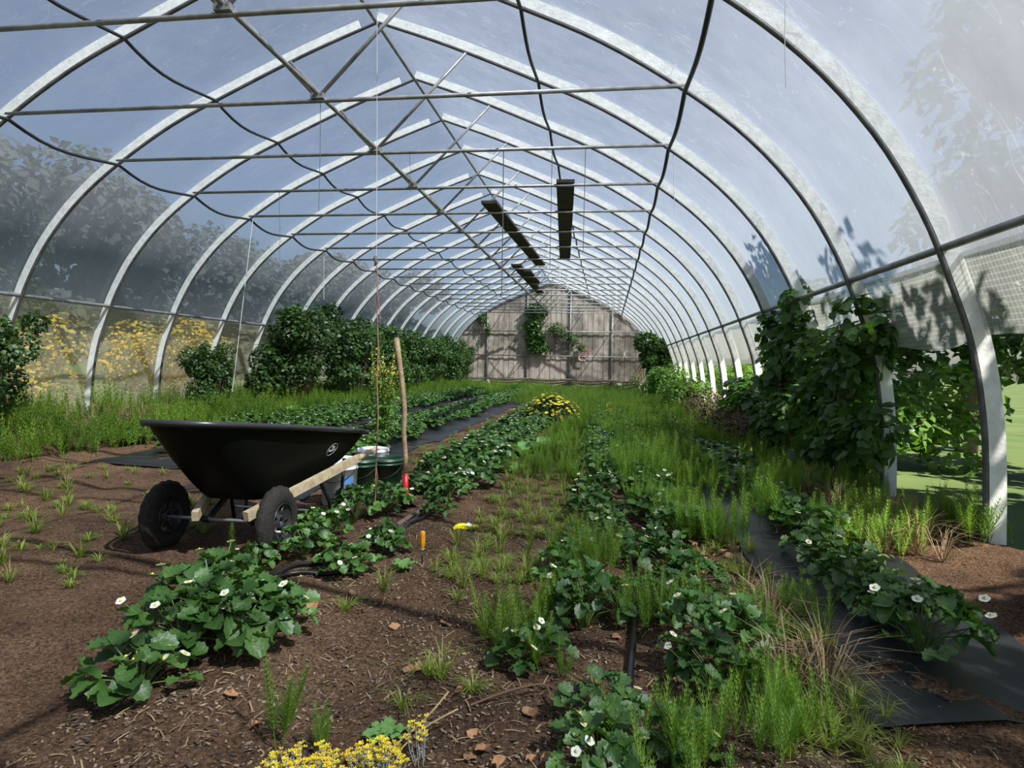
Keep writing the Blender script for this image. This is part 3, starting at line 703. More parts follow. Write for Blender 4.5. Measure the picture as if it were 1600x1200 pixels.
def scatter(n, regions, tmpl, smin, smax, name, m, label, ct, tilt=.25, lift=.004, weight=None):
    P_ = []
    for (x0, x1, y0, y1, frac) in regions:
        k = int(n*frac); x = RNG.uniform(x0, x1, k); y = y0*(y1/y0)**RNG.uniform(0, 1, k); P_ += list(zip(x, y))
    P_ = np.array([(x, y, gh(x, y)+lift) for x, y in P_]); k = len(P_)
    N = np.stack([RNG.normal(0, tilt, k), RNG.normal(0, tilt, k), np.ones(k)], 1)
    V, F = instances(*tmpl, P_, RNG.uniform(smin, smax, k), N=N)
    o = np_build(name, V, F, m); return tag(o, label, ct, kind='stuff')
CHIP = ([(-.25, -.5, 0), (.22, -.45, .06), (.28, .5, .02), (-.2, .42, .08), (0, 0, .14)], [(0, 1, 4), (1, 2, 4), (2, 3, 4), (3, 0, 4)])
STRAW = ([(-.04, -.5, 0), (.04, -.5, 0), (.05, .1, .07), (-.03, .1, .07), (.03, .55, .0), (-.03, .55, .0)], [(0, 1, 2), (0, 2, 3), (3, 2, 4), (3, 4, 5)])
REG = [(-1.6, 1.2, 1.4, 9, .8), (-3.0, -1.6, 4, 16, .2)]
scatter(16000, REG, CHIP, .005, .017, 'wood_chips', M['chips'], 'pale wood chips and crumbs littering the soil path', 'wood chips')
scatter(3200, REG, STRAW, .02, .06, 'straw_litter', M['dry'], 'short bits of dry straw littering the soil path', 'straw')
scatter(7000, REG, CHIP, .006, .025, 'soil_clods', mat('dark_clods', (.05, .033, .022), .95, col2=(.11, .07, .045), vscale=5), 'small dark clods and bark crumbs on the soil path', 'soil clods')

# dead leaves as individuals
def deadleaf_mesh(k):
    random.seed(50+k); mb = MB(); V = [(0, 0, 0)]; n = 9
    for i in range(n):
        a = 2*PI*i/n; r = (.9+.35*math.cos(a))*random.uniform(.75, 1.1)*.5; V.append((r*math.sin(a)*.7, r*math.cos(a), random.uniform(.02, .28)))
    mb.add(V, [(0, 1+i, 1+(i+1) % n) for i in range(n)]); return mb
DL = []
for k in range(4):
    o = deadleaf_mesh(k).build('dead_leaf', M['deadleaf'], smooth=False); DL.append(o)
random.seed(9)
dlp = [(1080+random.gauss(0, 26), 880+random.gauss(0, 9), 0) for _ in range(22)]+[(1120+random.gauss(0, 18), 868+random.gauss(0, 8), 0) for _ in range(10)]
dlo = [(1168, 893), (693, 965), (550, 926), (660, 1035), (725, 1080), (755, 1162), (735, 1172), (745, 1140), (780, 1188), (640, 1038), (620, 970), (490, 950), (960, 1000), (1210, 1100), (1230, 1060), (1180, 1090), (830, 1185), (825, 1105), (860, 1180), (360, 1095), (400, 1130)]
used = set()
def place(protos, i, loc, rz, s, label, group, tilt=0):
    k = i % len(protos); p = protos[k]
    if k in used and True: o = copy_tree(p)
    else: o = p; used.add(k)
    o.location = loc; o.rotation_euler = (random.uniform(-tilt, tilt), random.uniform(-tilt, tilt), rz); o.scale = (s, s, s)
    tag(o, label, None, group); return o
for i, q in enumerate(dlp+dlo):
    p = G0(q[0], q[1]); lab = 'curled brown dead leaf in the heap by the black mulch film' if i < len(dlp) else 'single brown dead leaf lying on the bare soil'
    o = place(DL, i, (p.x, p.y, gh(p.x, p.y)+.004+.012*(i % 3)*(i < len(dlp))), random.uniform(0, 6.28), random.uniform(.05, .085), lab, 'dead leaves heaped by the mulch film' if i < len(dlp) else 'dead leaves scattered on the soil', .35); o['category'] = 'dead leaf'
# curved brown stick
def stick(pts, r, label, m='cane'):
    mb = MB(); mb.tube(cat([Vector((p.x, p.y, gh(p.x, p.y)+h)) for p, h in pts], 4), r, 6); tag(mb.build('stick', M[m]), label, 'stick')
stick([(G0(735, 1102), .01), (G0(780, 1092), .03), (G0(830, 1082), .045), (G0(855, 1082), .03), (G0(862, 1110), .01), (G0(856, 1125), .008)], .004, 'bent reddish brown stick on the soil path')
stick([(G0(612, 1158), .01), (G0(665, 1140), .06), (G0(700, 1118), .10)], .003, 'dry pale stalk leaning over the yellow flower clumps', 'dry')
stick([(G0(614, 1170), .01), (G0(660, 1152), .05), (G0(715, 1130), .07)], .0028, 'second dry pale stalk just below the leaning one', 'dry')
stick([(G0(620, 823), .015), (G0(640, 812), .02), (G0(662, 802), .02)], .016, 'mossy short branch lying at the foot of the shovel', 'bark')

# ------------------------------------------------------------------ strawberry plants
def leaflet(L):
    """round toothed leaflet, base at origin, tip +y"""
    V = [(0, .5*L, -.02*L)]; n = 20
    for i in range(n):
        a = 2*PI*i/n; r = .5*L*(1.04 if i % 2 else .88); x = r*math.sin(a)*.86; y = .5*L-r*math.cos(a)
        V.append((x, y, abs(x)*.55-.14*y*y/L+(.03*L if i % 2 else -.03*L)))
    return V, [(0, 1+i, 1+(i+1) % n) for i in range(n)]
def mtx(pos, heading, pitch, roll=0):
    return Matrix.Translation(pos) @ Matrix.Rotation(heading, 4, 'Z') @ Matrix.Rotation(pitch, 4, 'X') @ Matrix.Rotation(roll, 4, 'Y')
def strawberry(seed, nleaf, R, H, nfl):
    random.seed(seed); e = empty('strawberry_plant', (0, 0, 0), 'x', 'strawberry plant')
    lf = MB(); st = MB(); 
    for i in range(nleaf):
        a = i*2.4+random.uniform(-.4, .4); q = math.sqrt((i+.6)/nleaf); r = R*q*random.uniform(.8, 1.1); h = H*(1.05-.62*q*q)*random.uniform(.8, 1.12)
        tip = Vector((-math.sin(a)*r, math.cos(a)*r, h)); mid = Vector((tip.x*.35, tip.y*.35, h*.62))
        st.tube([(tip.x*.04, tip.y*.04, 0), mid, tip], .0026, 4, False)
        L = random.uniform(.052, .086)
        for dh in (-1.25, 0, 1.25):
            V, F = leaflet(L*(1.08 if dh == 0 else .95)); mm = mtx(tip, a+dh+random.uniform(-.25, .25), random.uniform(-.6, .75)-.2*q, random.uniform(-.6, .6))
            lf.add([mm @ Vector(v) for v in V], F)
    lf.build('leaves', M['straw_leaf'], e, True); st.build('stems', M['straw_stem'], e)
    fs = []
    for i in range(nfl):
        a = random.uniform(0, 6.28); r = R*random.uniform(.35, 1.05); h = H*random.uniform(.75, 1.12); fb = MB(); c = Vector((r*math.cos(a), r*math.sin(a), h))
        tl = Vector((random.gauss(0, .35), random.gauss(-.25, .35), 1)).normalized(); q = tl.to_track_quat('Z', 'Y').to_matrix().to_4x4(); mm = Matrix.Translation(c) @ q
        for k in range(5):
            t = 2*PI*k/5; V = [(0, 0, 0), (.006, .006, .002), (.0075, .013, .003), (0, .0165, .004), (-.0075, .013, .003), (-.006, .006, .002)]
            mk = mm @ Matrix.Rotation(t, 4, 'Z'); fb.add([mk @ Vector((v[0]*1.15, v[1]*1.15, v[2])) for v in V], [(0, 1, 2, 3, 4, 5)])
        f = fb.build('blossom', M['petal'], e)
        cb = MB(); cb.lathe([(.0055, .002), (.005, .006), (.0015, .009)], n=8); cb.v = [tuple(mm @ Vector(v)) for v in cb.v]; cb.build('blossom_centre', M['centre'], f)
        sb = MB(); sb.tube([(c.x*.2, c.y*.2, .02), (c.x*.7, c.y*.7, h*.7), tuple(c)], .0015, 3, False); sb.build('blossom_stalk', M['straw_stem'], f)
    return e
SP = [strawberry(100+i, nl, R_, H_, nf) for i, (nl, R_, H_, nf) in enumerate([(26, .19, .19, 4), (20, .16, .18, 3), (30, .21, .22, 5), (17, .16, .15, 6), (22, .18, .20, 2)])]
# lighter plants for the distance
def far_strawberry(seed):
    random.seed(seed); e = empty('strawberry_plant', (0, 0, 0), 'x', 'strawberry plant'); lf = MB(); fl = MB()
    for i in range(26):
        a = i*2.4; q = math.sqrt((i+.6)/26); r = .20*q; h = .21*(1.05-.6*q*q)*random.uniform(.8, 1.15)
        for dh in (-1.2, 0, 1.2):
            L = random.uniform(.07, .1); mm = mtx(Vector((-math.sin(a)*r, math.cos(a)*r, h)), a+dh, random.uniform(-.6, .3), random.uniform(-.4, .4))
            V = [(0, 0, 0), (.4*L, .35*L, .08*L), (.38*L, .75*L, .06*L), (0, L, -.05*L), (-.38*L, .75*L, .06*L), (-.4*L, .35*L, .08*L)]; lf.add([mm @ Vector(v) for v in V], [(0, 1, 2, 3), (0, 3, 4, 5)])
    lf.build('leaves', M['straw_leaf'], e)
    for i in range(7):
        a = random.uniform(0, 6.28); r = random.uniform(.02, .2); c = Vector((r*math.cos(a), r*math.sin(a), random.uniform(.15, .25)))
        fl.add([c+Vector((.016*math.cos(t), .016*math.sin(t), .006*math.sin(2*t))) for t in np.linspace(0, 2*PI, 7)[:-1]], [(0, 1, 2, 3, 4, 5)])
    fl.build('blossoms', M['petal'], e); return e
SF = [far_strawberry(200+i) for i in range(3)]
usedS = set(); COUNT = 0
def put_s(protos, key, i, x, y, s, label, group):
    global COUNT
    k = (key, i % len(protos)); p = protos[k[1]]
    x += random.gauss(0, .015)
    if k in usedS: o = copy_tree(p)
    else: o = p; usedS.add(k)
    o.location = (x, y, gh(x, y)-.005); o.rotation_euler = (0, 0, random.uniform(0, 6.28)); o.scale = (s, s, s*random.uniform(.9, 1.1)); tag(o, label, None, group); COUNT += 1
def ordw(i): return ORD[i] if i < len(ORD) else None
random.seed(21)
# near, hand-placed along the left row
hand = [(372, 1015, 1.1), (425, 985, .9), (330, 960, 1.1), (352, 925, .8), (478, 868, .85), (540, 893, .85), (592, 862, .8), (505, 842, .8), (606, 850, .65), (556, 806, 1.), (600, 800, .95), (682, 806, .7), (285, 1010, 1.), (215, 1080, 1.1), (395, 880, .6), (690, 775, .85), (582, 772, .8)]
where = ['at the left edge below the barrow wheel', 'just right of the left-edge plant, over bare soil', 'beside the hose end left of the path', 'small, under the barrow handle ends', 'with tall yellow-green stalks right of the barrow wheel',
         'glossy, where the two left hoses meet', 'between the barrow and the screwdriver', 'just right of the barrow tyre', 'small and pale, below the shovel', 'in front of the white bucket', 'in front of the green bucket', 'dark, immediately right of the shovel foot',
         'left of the left-edge plant', 'nearest the lower left corner', 'low and sparse under the barrow tyre', 'right of the red shovel collar', 'against the base of the white bucket']
for i, (a, b, s) in enumerate(hand):
    p = G0(a, b); put_s(SP, 'n', i, p.x, p.y, s, 'white-flowered strawberry plant '+where[i], 'strawberry plants at the near end of the left row')
def row(x, y0, y1, step, near_to, rowname, group, jit=.05, s0=.85, s1=1.1, start=0):
    y = y0; i = start
    while y < y1:
        xx = x+random.gauss(0, jit); yy = y+random.uniform(-.05, .05); pr_ = (SP, 'n') if y < near_to else (SF, 'f')
        if COUNT >= 300: FARL.append((xx, yy, random.uniform(s0, s1)))
        else:
            w_ = ordw(i); lb = f'strawberry plant {w_} from the front of {rowname}' if w_ else f'strawberry plant in the far part of {rowname}'
            put_s(*pr_, random.randrange(99), xx, yy, random.uniform(s0, s1), lb, group)
        y += step*random.uniform(.85, 1.2)*(1+max(0, y-8)*.02); i += 1
FARL = []
row(-.04, 1.75, 8.5, .33, 6.5, 'the row just left of the right drip hose', 'strawberry plants left of the right drip hose', .07, .7, 1.0)
row(.37, 1.95, 8.5, .33, 6.5, 'the row just right of the right drip hose', 'strawberry plants right of the right drip hose', .08, .7, 1.0)
row(1.30, 2.7, 10, .33, 6, 'the shaded row on the right mulch film', 'strawberry plants on the right mulch film', .08)
row(-1.25, 5.15, 15, .29, 7, 'the path-side left row beyond the shovel', 'strawberry plants in the path-side left row', .05)
row(-1.62, 5.3, 15, .29, 7, 'the inner left row beyond the shovel', 'strawberry plants in the inner left row', .05)
row(-3.02, 6.0, 17, .31, 6.5, 'the row along the mulch film behind the shovel', 'strawberry plants along the left mulch film edge', .07)
row(-3.42, 5.6, 17, .33, 6, 'the inner row on the left mulch film', 'strawberry plants on the left mulch film', .07)
row(-4.72, 7, 16, .36, 0, 'the middle left bed', 'strawberry plants in the middle left bed', .08)
row(-5.15, 7, 16, .38, 0, 'the left bed farther in', 'strawberry plants in the outer left bed', .08)
row(-5.95, 7.5, 16, .40, 0, 'the leftmost bed before the grass', 'strawberry plants in the leftmost bed', .1)
for x, y0 in ((-.05, 8.5), (.4, 8.5), (1.3, 10), (-1.25, 15), (-1.62, 15), (-3.02, 17), (-3.42, 17), (-4.72, 16), (-5.15, 16), (-5.95, 16)):
    y = y0
    while y < 27: FARL.append((x+random.gauss(0, .07), y, random.uniform(.85, 1.1))); y += .42
def merged(protos, items, part, name, m, label, ct):
    Vs = []; Fs = []; off = 0
    src = [[(np.array([v.co for v in c.data.vertices]), [tuple(p.vertices) for p in c.data.polygons]) for c in pr_.children if c.name.split('.')[0] == part][0] for pr_ in protos]
    for i, (x, y, s) in enumerate(items):
        V, F = src[i % len(src)]; a = random.uniform(0, 6.28); R_ = np.array([[math.cos(a), -math.sin(a), 0], [math.sin(a), math.cos(a), 0], [0, 0, 1]])
        W = (V @ R_.T)*s+np.array([x, y, gh(x, y)]); Vs.append(W); Fs += [tuple(k+off for k in f) for f in F]; off += len(V)
    V = np.concatenate(Vs); me = bpy.data.meshes.new(name); me.from_pydata(V.tolist(), [], Fs); me.materials.append(m)
    o = bpy.data.objects.new(name, me); COL.objects.link(o)
    return o
root = merged(SF, FARL, 'leaves', 'strawberry_rows', M['straw_leaf'], '', ''); tag(root, 'low green strawberry rows running on towards the end wall', 'strawberry plants', kind='stuff')
random.seed(33)
fl = merged(SF, FARL, 'blossoms', 'blossoms', M['petal'], '', ''); fl.parent = root; fl['kind'] = 'stuff'

# ------------------------------------------------------------------ horsetails
def horsetail_arrays(seed, nst, H, R_, nw=11, nj=8, nd=.0019):
    random.seed(seed); V = []; F = []
    def tri(a, b, c): o = len(V); V.extend([a, b, c]); F.append((o, o+1, o+2))
    for s in range(nst):
        bx, by = random.gauss(0, R_), random.gauss(0, R_); h = H*random.uniform(.65, 1.1); lx, ly = random.gauss(0, .05), random.gauss(0, .05)
        f_ = lambda t: Vector((bx+lx*t, by+ly*t, h*t)); wd = .0022
        for ax in ((wd, 0), (0, wd)):
            p, q = f_(0), f_(1); tri((p.x-ax[0], p.y-ax[1], 0), (p.x+ax[0], p.y+ax[1], 0), tuple(q))
        for k in range(nw):
            t = .22+.74*k/nw; c = f_(t); L = .115*(1.12-t)*random.uniform(.75, 1.15)*H/.35
            for j in range(nj):
                a = 2*PI*j/nj+k*.4; d = Vector((math.cos(a), math.sin(a), 0)); tip = c+d*L*random.uniform(.45, .75)+Vector((0, 0, L*.85)); sd = Vector((-d.y, d.x, 0))*nd
                tri(tuple(c-sd), tuple(c+sd), tuple(tip))
    return np.array([tuple(v) for v in V]), np.array(F)
HT = [horsetail_arrays(300+i, n_, h_, r_) for i, (n_, h_, r_) in enumerate([(14, .34, .08), (11, .42, .07), (16, .30, .10), (9, .27, .06)])]
HL = [horsetail_arrays(320+i, n_, h_, r_, 6, 6, .0032) for i, (n_, h_, r_) in enumerate([(12, .34, .14), (10, .42, .12), (14, .30, .16)])]
HS = [np_build('horsetail', V, F, M['horsetail']) for V, F in HT]
single = np_build('horsetail', *horsetail_arrays(350, 3, .30, .014, 16, 10, .0014), M['horsetail'])
usedH = set(); HC_ = [0]
def put_h(i, x, y, s, label, group, proto=None):
    o = proto if proto else HS[i % 4]
    if o.name in usedH: o = o.copy(); COL.objects.link(o)
    else: usedH.add(o.name)
    o.location = (x, y, gh(x, y)-.01); o.rotation_euler = (0, 0, random.uniform(0, 6.28)); o.scale = (s*1.1, s*1.1, s); tag(o, label, 'horsetail', group); HC_[0] += 1
random.seed(44)
for a, b, s, w_ in ((440, 1150, .95, 'leaning, left foreground above the yellow flowers'), (500, 1160, .62, 'short, above the left yellow flower clump'), (845, 1045, .75, 'feathery, in front of the near right row'), (880, 1060, .5, 'thin single spike left of the near right row'), (370, 905, 1.0, 'under the barrow handle ends')):
    p = G0(a, b); put_h(0, p.x, p.y, s, 'green horsetail '+w_, None, single)
nearH = [(920, 905), (945, 890), (900, 880), (885, 950), (870, 965), (1018, 985), (1035, 975), (1010, 960), (1000, 800), (1020, 815), (1035, 790), (985, 770), (1060, 830), (1075, 845), (1050, 800), (1090, 850), (1105, 840), (1125, 855), (1115, 820), (1080, 790), (1060, 760), (1030, 750), (1000, 735), (975, 715), (1010, 700), (1040, 715), (1070, 735), (1100, 760), (1170, 1010), (1190, 990), (1220, 970), (1235, 1000), (1165, 1090), (1095, 1190), (1060, 1200), (1225, 1110), (1240, 1150), (1200, 1180), (1150, 770), (1180, 790), (1210, 760), (1200, 820), (1150, 730), (1190, 720), (1230, 720), (800, 1010), (815, 980), (790, 985)]
for i, (a, b) in enumerate(nearH):
    p = G0(a, b)
    if b > 930: g2, lb = 'horsetail tufts in the lower right foreground', 'feathery green horsetail tuft in the lower right foreground'
    elif a < 960: g2, lb = 'horsetail tufts left of the near right row', 'feathery green horsetail tuft left of the near right row'
    elif a > 1140: g2, lb = 'horsetail tufts beyond the right mulch film', 'feathery horsetail tuft in shade beyond the right mulch film'
    else: g2, lb = 'tall horsetail tufts between the right rows', 'tall bright horsetail tuft between the right rows and mulch film'
    put_h(i, p.x, p.y, random.uniform(.75, 1.15)*(.8 if b > 930 else 1), lb, g2)
hr = [(-.75, .25, 6.4, 13, 46, 'along the middle path'), (.1, 1.0, 6, 12, 70, 'between the two right beds'), (1.35, 2.3, 4.2, 12, 70, 'in the shade at the right side')]
for x0, x1, y0, y1, n_, w_ in hr:
    for i in range(n_):
        x = random.uniform(x0, x1); y = y0*(y1/y0)**random.random(); put_h(i, x, y, random.uniform(.7, 1.2), 'green horsetail tuft '+w_, 'horsetail tufts '+w_)
# uncountable thickets farther off
def thicket(regs, name, label, smin, smax):
    Vs = []; Fs = []; off = 0
    for (x0, x1, y0, y1, k) in regs:
        for i in range(k):
            x = random.uniform(x0, x1); y = y0+(y1-y0)*random.random()**.8; V, F = HL[i % 3]; a = random.uniform(0, 6.28); s = random.uniform(smin, smax)
            R_ = np.array([[math.cos(a), -math.sin(a), 0], [math.sin(a), math.cos(a), 0], [0, 0, 1]])
            Vs.append((V @ R_.T)*s*np.array([1.15, 1.15, 1])+np.array([x, y, gh(x, y)-.01])); Fs.append(F+off); off += len(V)
    tag(np_build(name, np.concatenate(Vs), np.concatenate(Fs), M['horsetail']), label, 'horsetail', kind='stuff')
thicket([(-.9, 1.1, 12, 27, 640), (.3, 2.3, 8, 24, 520), (-2.6, -.8, 18, 27, 240)], 'horsetail_thicket', 'dense bright green horsetails filling the right half towards the end wall', .55, 1.35)
thicket([(-7.4, -6.0, 4, 30, 900), (-6.3, -2.4, 24, 28, 330)], 'horsetail_thicket', 'dense green horsetails along the foot of the left bushes', .6, 1.4)

# grass tufts
def grass_arrays(seed, n_, L, spread, curl=.5, wd=.0022):
    random.seed(seed); V = []; F = []
    for i in range(n_):
        a = random.uniform(0, 6.28); r = random.uniform(0, spread); d = Vector((math.cos(a), math.sin(a), 0)); b = d*r*.4; l = L*random.uniform(.5, 1.1); q = random.uniform(.1, curl); sd = Vector((-d.y, d.x, 0))*wd
        p1 = b+d*l*q*.4+Vector((0, 0, l*.6)); p2 = b+d*l*q*1.2+Vector((0, 0, l*(1-q*.45)))
        o = len(V); V += [tuple(b-sd), tuple(b+sd), tuple(p1+sd), tuple(p1-sd), tuple(p2)]; F += [(o, o+1, o+2), (o, o+2, o+3), (o+3, o+2, o+4)]
    return np.array(V), np.array(F)
GR = [grass_arrays(400+i, n_, L_, .03, c_) for i, (n_, L_, c_) in enumerate([(40, .12, 1.3), (30, .17, 1.0), (50, .09, 1.5)])]
GS = [np_build('grass_tuft', V, F, M['grass']) for V, F in GR]
random.seed(55); usedG = set()
gt = [(770, 820), (785, 835), (765, 850), (705, 900), (725, 915), (740, 880), (715, 880), (755, 900), (775, 905), (715, 935), (600, 922), (790, 870), (810, 760), (825, 745), (770, 755), (850, 740), (820, 790), (900, 760), (780, 1000), (760, 985), (830, 965), (670, 1050), (690, 1058), (740, 1080), (630, 1100), (890, 790), (860, 770), (540, 950), (930, 1100), (1230, 960)]
for i, (a, b) in enumerate(gt):
    p = G0(a, b); o = GS[i % 3]
    if o.name in usedG: o = o.copy(); COL.objects.link(o)
    else: usedG.add(o.name)
    o.location = (p.x, p.y, gh(p.x, p.y)-.004); o.rotation_euler = (0, 0, random.uniform(0, 6)); s = random.uniform(.7, 1.1); o.scale = (s, s, s)
    tag(o, 'small yellow-green grass tuft growing out of the soil path', 'grass tuft', 'grass tufts on the soil path')
def grass_stuff(regs, name, label, m, tm, smin, smax):
    Vs = []; Fs = []; off = 0
    for (x0, x1, y0, y1, k) in regs:
        for i in range(k):
            x = random.uniform(x0, x1); y = y0*(y1/y0)**random.random(); V, F = tm[i % len(tm)]; a = random.uniform(0, 6.28); s = random.uniform(smin, smax); R_ = np.array([[math.cos(a), -math.sin(a), 0], [math.sin(a), math.cos(a), 0], [0, 0, 1]])
            Vs.append((V @ R_.T)*s+np.array([x, y, gh(x, y)-.004])); Fs.append(F+off); off += len(V)
    tag(np_build(name, np.concatenate(Vs), np.concatenate(Fs), m), label, 'grass', kind='stuff')
grass_stuff([(-.95, -.15, 3.3, 12, 250), (-1.0, .2, 7.5, 20, 240), (.55, .95, 1.9, 4.5, 90), (-2.4, -1.9, 6, 18, 60), (-4.2, -3.9, 9, 24, 40), (-5.8, -2.6, 1.8, 6, 260), (-7.2, -6.1, 5, 28, 300)], 'weedy_grass', 'thin yellow-green weeds and grass over the path and bed edges', M['grass'], GR, .5, 1.05)
DRYG = [grass_arrays(450+i, 30, .30, .06, 1.1, .0018) for i in range(2)]
grass_stuff([(.62, .85, 2.3, 3.2, 14), (-7.3, -6.5, 7, 28, 260), (1.7, 2.3, 4, 14, 90)], 'dry_grass', 'dry brown grass stalks at the bed edge and foot of the bushes', M['dry'], DRYG, .6, 1.3)

# ------------------------------------------------------------------ broad-leaved weeds
def rosette(p, n_, L, label, m='rosette', rise=.5, name='broadleaf_weed'):
    mb = MB(); N = 9
    for i in range(n_):
        a = i*2.4+random.uniform(-.2, .2); l = L*random.uniform(.7, 1.05); up = rise*(1-i/n_*.7); V = []; F = []
        for j in range(N):
            t = j/(N-1); wd = l*.27*math.sin(PI*min(1, t*.93+.07))**.7*(1.0 if j % 2 else .88); y = l*t*(1-.25*up*t); z = l*(up*t-.5*up*t*t)+.008
            for k, s in enumerate((-1, 0, 1)): V.append(((s*wd), y, z+abs(s)*wd*.35+.006*math.sin(j*2+s)))
        F = [(j*3+k, j*3+k+1, (j+1)*3+k+1, (j+1)*3+k) for j in range(N-1) for k in range(2)]
        mm = Matrix.Rotation(a, 4, 'Z'); mb.add([mm @ Vector(v) for v in V], F)
    tag(mb.build(name, M[m], smooth=True, loc=(p.x, p.y, gh(p.x, p.y)-.002)), label, 'weed')
random.seed(66)
rosette(G0(630, 886), 9, .10, 'pale green broadleaf weed left of the screwdriver', rise=.9)
rosette(G0(850, 898), 6, .11, 'bright green broadleaf weed beside the horsetail on the path', rise=.7)
rosette(G0(602, 1135), 10, .08, 'small blue-green weed behind the right yellow flower clump', 'rosette', .3)
rosette(G0(815, 712), 8, .42, 'large pale broadleaf weed at the left of the middle path', rise=1.0)
rosette(G0(850, 708), 9, .45, 'large pale broadleaf weed right of its twin on the middle path', rise=1.1)
rosette(G0(800, 735), 6, .3, 'pale broadleaf weed at the end of the left row', rise=.6)
rosette(bp(452, 650, x=-6.1), 9, .5, 'pale leafy weed at the foot of the left bushes', rise=1.3)

# ------------------------------------------------------------------ yellow flowers in the foreground
def flower_clump(px, py, R_, H, n_, label):
    p = G0(px, py); e = empty('yellow_flower_clump', (p.x, p.y, gh(p.x, p.y)), label, 'flowers', 'yellow flower clumps in the foreground'); st = MB(); fb = MB(); lf = MB()
    for i in range(n_):
        a = random.uniform(0, 6.28); r = R_*math.sqrt(random.random()); h = H*(1.05-.5*(r/R_)**2)*random.uniform(.75, 1.1); c = Vector((r*math.cos(a), r*math.sin(a), h))
        st.tube([(c.x*.5, c.y*.5, 0), (c.x*.9, c.y*.9, h*.6), tuple(c)], .0016, 4, False)
        for k in range(6):
            q = c*random.choice((1, 1, .9, .8, .68))+Vector((random.gauss(0, .006), random.gauss(0, .006), random.uniform(-.008, .006))); s = random.uniform(.004, .0068)
            for j in range(4):
                t = j*PI/2+i; fb.add([q, q+Vector((math.cos(t-.5)*s, math.sin(t-.5)*s, .001)), q+Vector((math.cos(t)*s*1.35, math.sin(t)*s*1.35, .003)), q+Vector((math.cos(t+.5)*s, math.sin(t+.5)*s, .001))], [(0, 1, 2, 3)])
        for k in range(5):
            q = Vector((c.x*(.5+.1*k), c.y*(.5+.1*k), h*(.15+.16*k))); t = random.uniform(0, 6.28); d = Vector((math.cos(t), math.sin(t), .5))*.014; sd = Vector((-math.sin(t), math.cos(t), 0))*.002
            lf.add([q, q+d*.5+sd, q+d, q+d*.5-sd], [(0, 1, 2, 3)])
    st.build('stems', M['greyleaf'], e); fb.build('yellow_flowers', M['orangey'], e)['kind'] = 'stuff'; lf.build('grey_leaves', M['greyleaf'], e)
random.seed(77)
flower_clump(472, 1212, .125, .11, 64, 'clump of tiny yellow flowers at the bottom edge, the left one')
flower_clump(588, 1205, .105, .115, 58, 'clump of tiny yellow flowers at the bottom edge, the right one')
flower_clump(660, 1180, .06, .13, 7, 'sparse grey stalks with few yellow flowers beside the right clump')

# daisy bush
def daisy_bush():
    x, y = -1.02, 12.33; e = empty('daisy_bush', (x, y, gh(x, y)), 'rounded bush covered with yellow daisies in the middle of the path', 'bush')
    n_ = 2600; th = RNG.uniform(0, 2*PI, n_); ph = np.arccos(RNG.uniform(0, 1, n_)); rr = RNG.uniform(.55, 1, n_)**.5
    D = np.stack([np.sin(ph)*np.cos(th), np.sin(ph)*np.sin(th), np.cos(ph)], 1); P_ = D*rr[:, None]*np.array([.56, .46, .52])+np.array([0, 0, .04])
    V, F = instances(*LEAF4, P_, RNG.uniform(.04, .08, n_), N=D+RNG.normal(0, .5, (n_, 3))); np_build('foliage', V, F, M['bushleaf'], e)
    T = [(0, 0, .004)]; K = 10
    for k in range(K): a = 2*PI*k/K; r = 1 if k % 2 == 0 else .72; T.append((.5*r*math.cos(a), .5*r*math.sin(a), .02))
    TF = [(0, 1+k, 1+(k+1) % K) for k in range(K)]; n2 = 100
    th = RNG.uniform(0, 2*PI, n2); ph = np.arccos(RNG.uniform(.12, 1, n2)); D = np.stack([np.sin(ph)*np.cos(th), np.sin(ph)*np.sin(th), np.cos(ph)], 1)
    P_ = D*np.array([.59, .49, .58])+np.array([0, 0, .05])
    for i in range(n2):
        mb = MB(); q = Vector(D[i]*np.array([1, 1, 1])+np.array([0, -.1, .9])).normalized().to_track_quat('Z', 'Y').to_matrix(); s = random.uniform(.06, .085)
        mb.add([q @ Vector(t)*s for t in T], TF); mb.cur = 1; mb.add([q @ Vector((.15*s*math.cos(a), .15*s*math.sin(a), .035*s)) for a in np.linspace(0, 2*PI, 7)[:-1]], [(0, 1, 2, 3, 4, 5)])
        mb.build('daisy', [M['yellow'], M['orangey']], e, loc=tuple(P_[i]))
    n3 = 150; th = RNG.uniform(0, 2*PI, n3); ph = np.arccos(RNG.uniform(.35, 1, n3)); D = np.stack([np.sin(ph)*np.cos(th), np.sin(ph)*np.sin(th), np.cos(ph)], 1)
    V, F = instances(T, TF, D*np.array([.5, .42, .55])+np.array([0, 0, .045]), RNG.uniform(.05, .075, n3), N=D+np.array([0, 0, 1.])); o = np_build('daisies', V, F, M['yellow'], e); o['kind'] = 'stuff'
daisy_bush()

